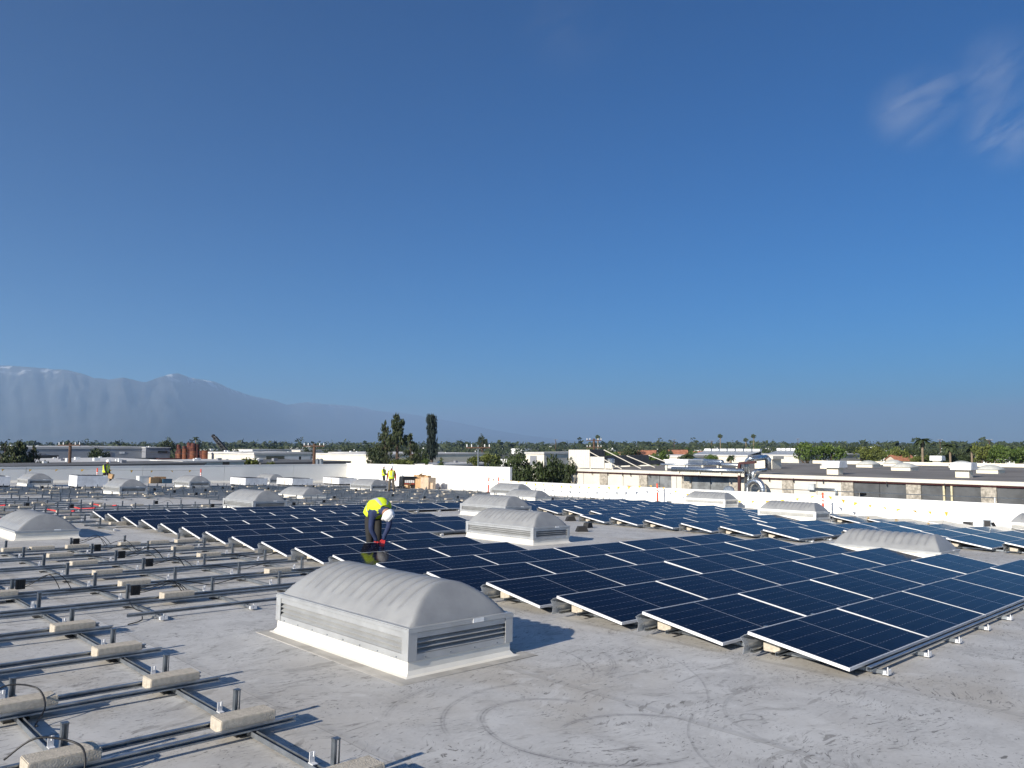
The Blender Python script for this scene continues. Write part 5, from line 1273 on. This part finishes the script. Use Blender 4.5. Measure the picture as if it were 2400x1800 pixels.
# ------------------------------------------------------------------ mountains
prof=[(-1500,905),(-900,880),(-500,862),(-200,850),(0,856),(60,859),(110,864),(150,866),(185,874),(215,884),(250,888),(285,884),(310,890),(335,896),(365,885),(395,876),(412,875),(440,884),(475,889),(500,894),(540,912),(575,924),(600,930),(640,938),(672,949),(700,944),(720,942),(770,948),(810,950),(850,955),(880,963),(930,968),(960,970),(1000,978),(1050,986),(1100,996),(1160,1008),(1230,1020),(1320,1030),(1500,1036)]
def ridge(u):
    for (a,va),(b,vb) in zip(prof[:-1],prof[1:]):
        if a<=u<=b: return va+(vb-va)*(u-a)/(b-a)
    return 1040
mb=MB(); NU,ND=420,39
for j in range(ND+1):
    t=j/ND; d=9000+6500*t
    for i in range(NU+1):
        u=-1400+2850*i/NU; hr=max(0,(1038-ridge(u)))/F_PX*14000
        ts=min(1,max(0,(u-250)/900)); rf_=1+1.5*ts*ts*(3-2*ts); d=(9000+6500*t)*rf_; hr=max(0,(1038-ridge(u)))/F_PX*14000*rf_; p=pxw(u,1038,d); nv=noise.fractal(Vector((u*.02,t*6,3.3)),1.0,2.1,5); rg=1-abs(noise.fractal(Vector((u*.020+.9*t,t*2.2,9.1)),.9,2.2,7))
        if j==30: h=hr*(1+.012*nv)
        else:
            pt=(t/.769)**1.3 if j<30 else max(.1,1-(t-.769)*2)
            h=min(hr*pt*(1+.03*nv+.13*(rg-.85)),hr*.96*d/(14000*rf_))
        mb.v.append((p.x,p.y,GZ-4+max(0,h)+(2.4-GZ+4)*min(1,t/.769)))
mb.f=[(j*(NU+1)+i,j*(NU+1)+i+1,(j+1)*(NU+1)+i+1,(j+1)*(NU+1)+i) for j in range(ND) for i in range(NU)]
t=NT('mountain_rock'); s=t.N('ShaderNodeSeparateXYZ',{0:t.tc.outputs['Object']})
k=t.mix(t.rng(t.noise(t.tc.outputs['Object'],.0016,7),.35,.7),(.03,.035,.034,1),(.06,.06,.055,1))
k=t.mix(t.math('MULTIPLY',t.rng(s.outputs[2],1080,1420),t.rng(t.noise(t.tc.outputs['Object'],.004,6),.5,.62)),k,(.7,.7,.72,1)); t.set(col=k,rough=.95)
tag(obj('mountains',mb,t.m,None,None,True),kind='structure')
# ------------------------------------------------------------------ haze
mb=MB(); mb.box((-40000,-40000,GZ-1.2),(40000,40000,1500))
hm=bpy.data.materials.new('haze_air'); hm.use_nodes=True; hn=hm.node_tree.nodes; hn.clear()
ho=hn.new('ShaderNodeOutputMaterial'); hv=hn.new('ShaderNodeVolumePrincipled'); hv.inputs['Color'].default_value=(.53,.74,1.0,1); hv.inputs['Density'].default_value=.000078; hv.inputs['Anisotropy'].default_value=.33
hm.node_tree.links.new(hv.outputs[0],ho.inputs['Volume'])
hz=obj('haze',mb,hm); tag(hz,'thin blue haze over the city','haze',kind='stuff')
bpy.context.view_layer.update()
print('panels',npan,'objects',len(bpy.data.objects),'mountain top',max(v.co.z for v in bpy.data.objects['mountains'].data.vertices))
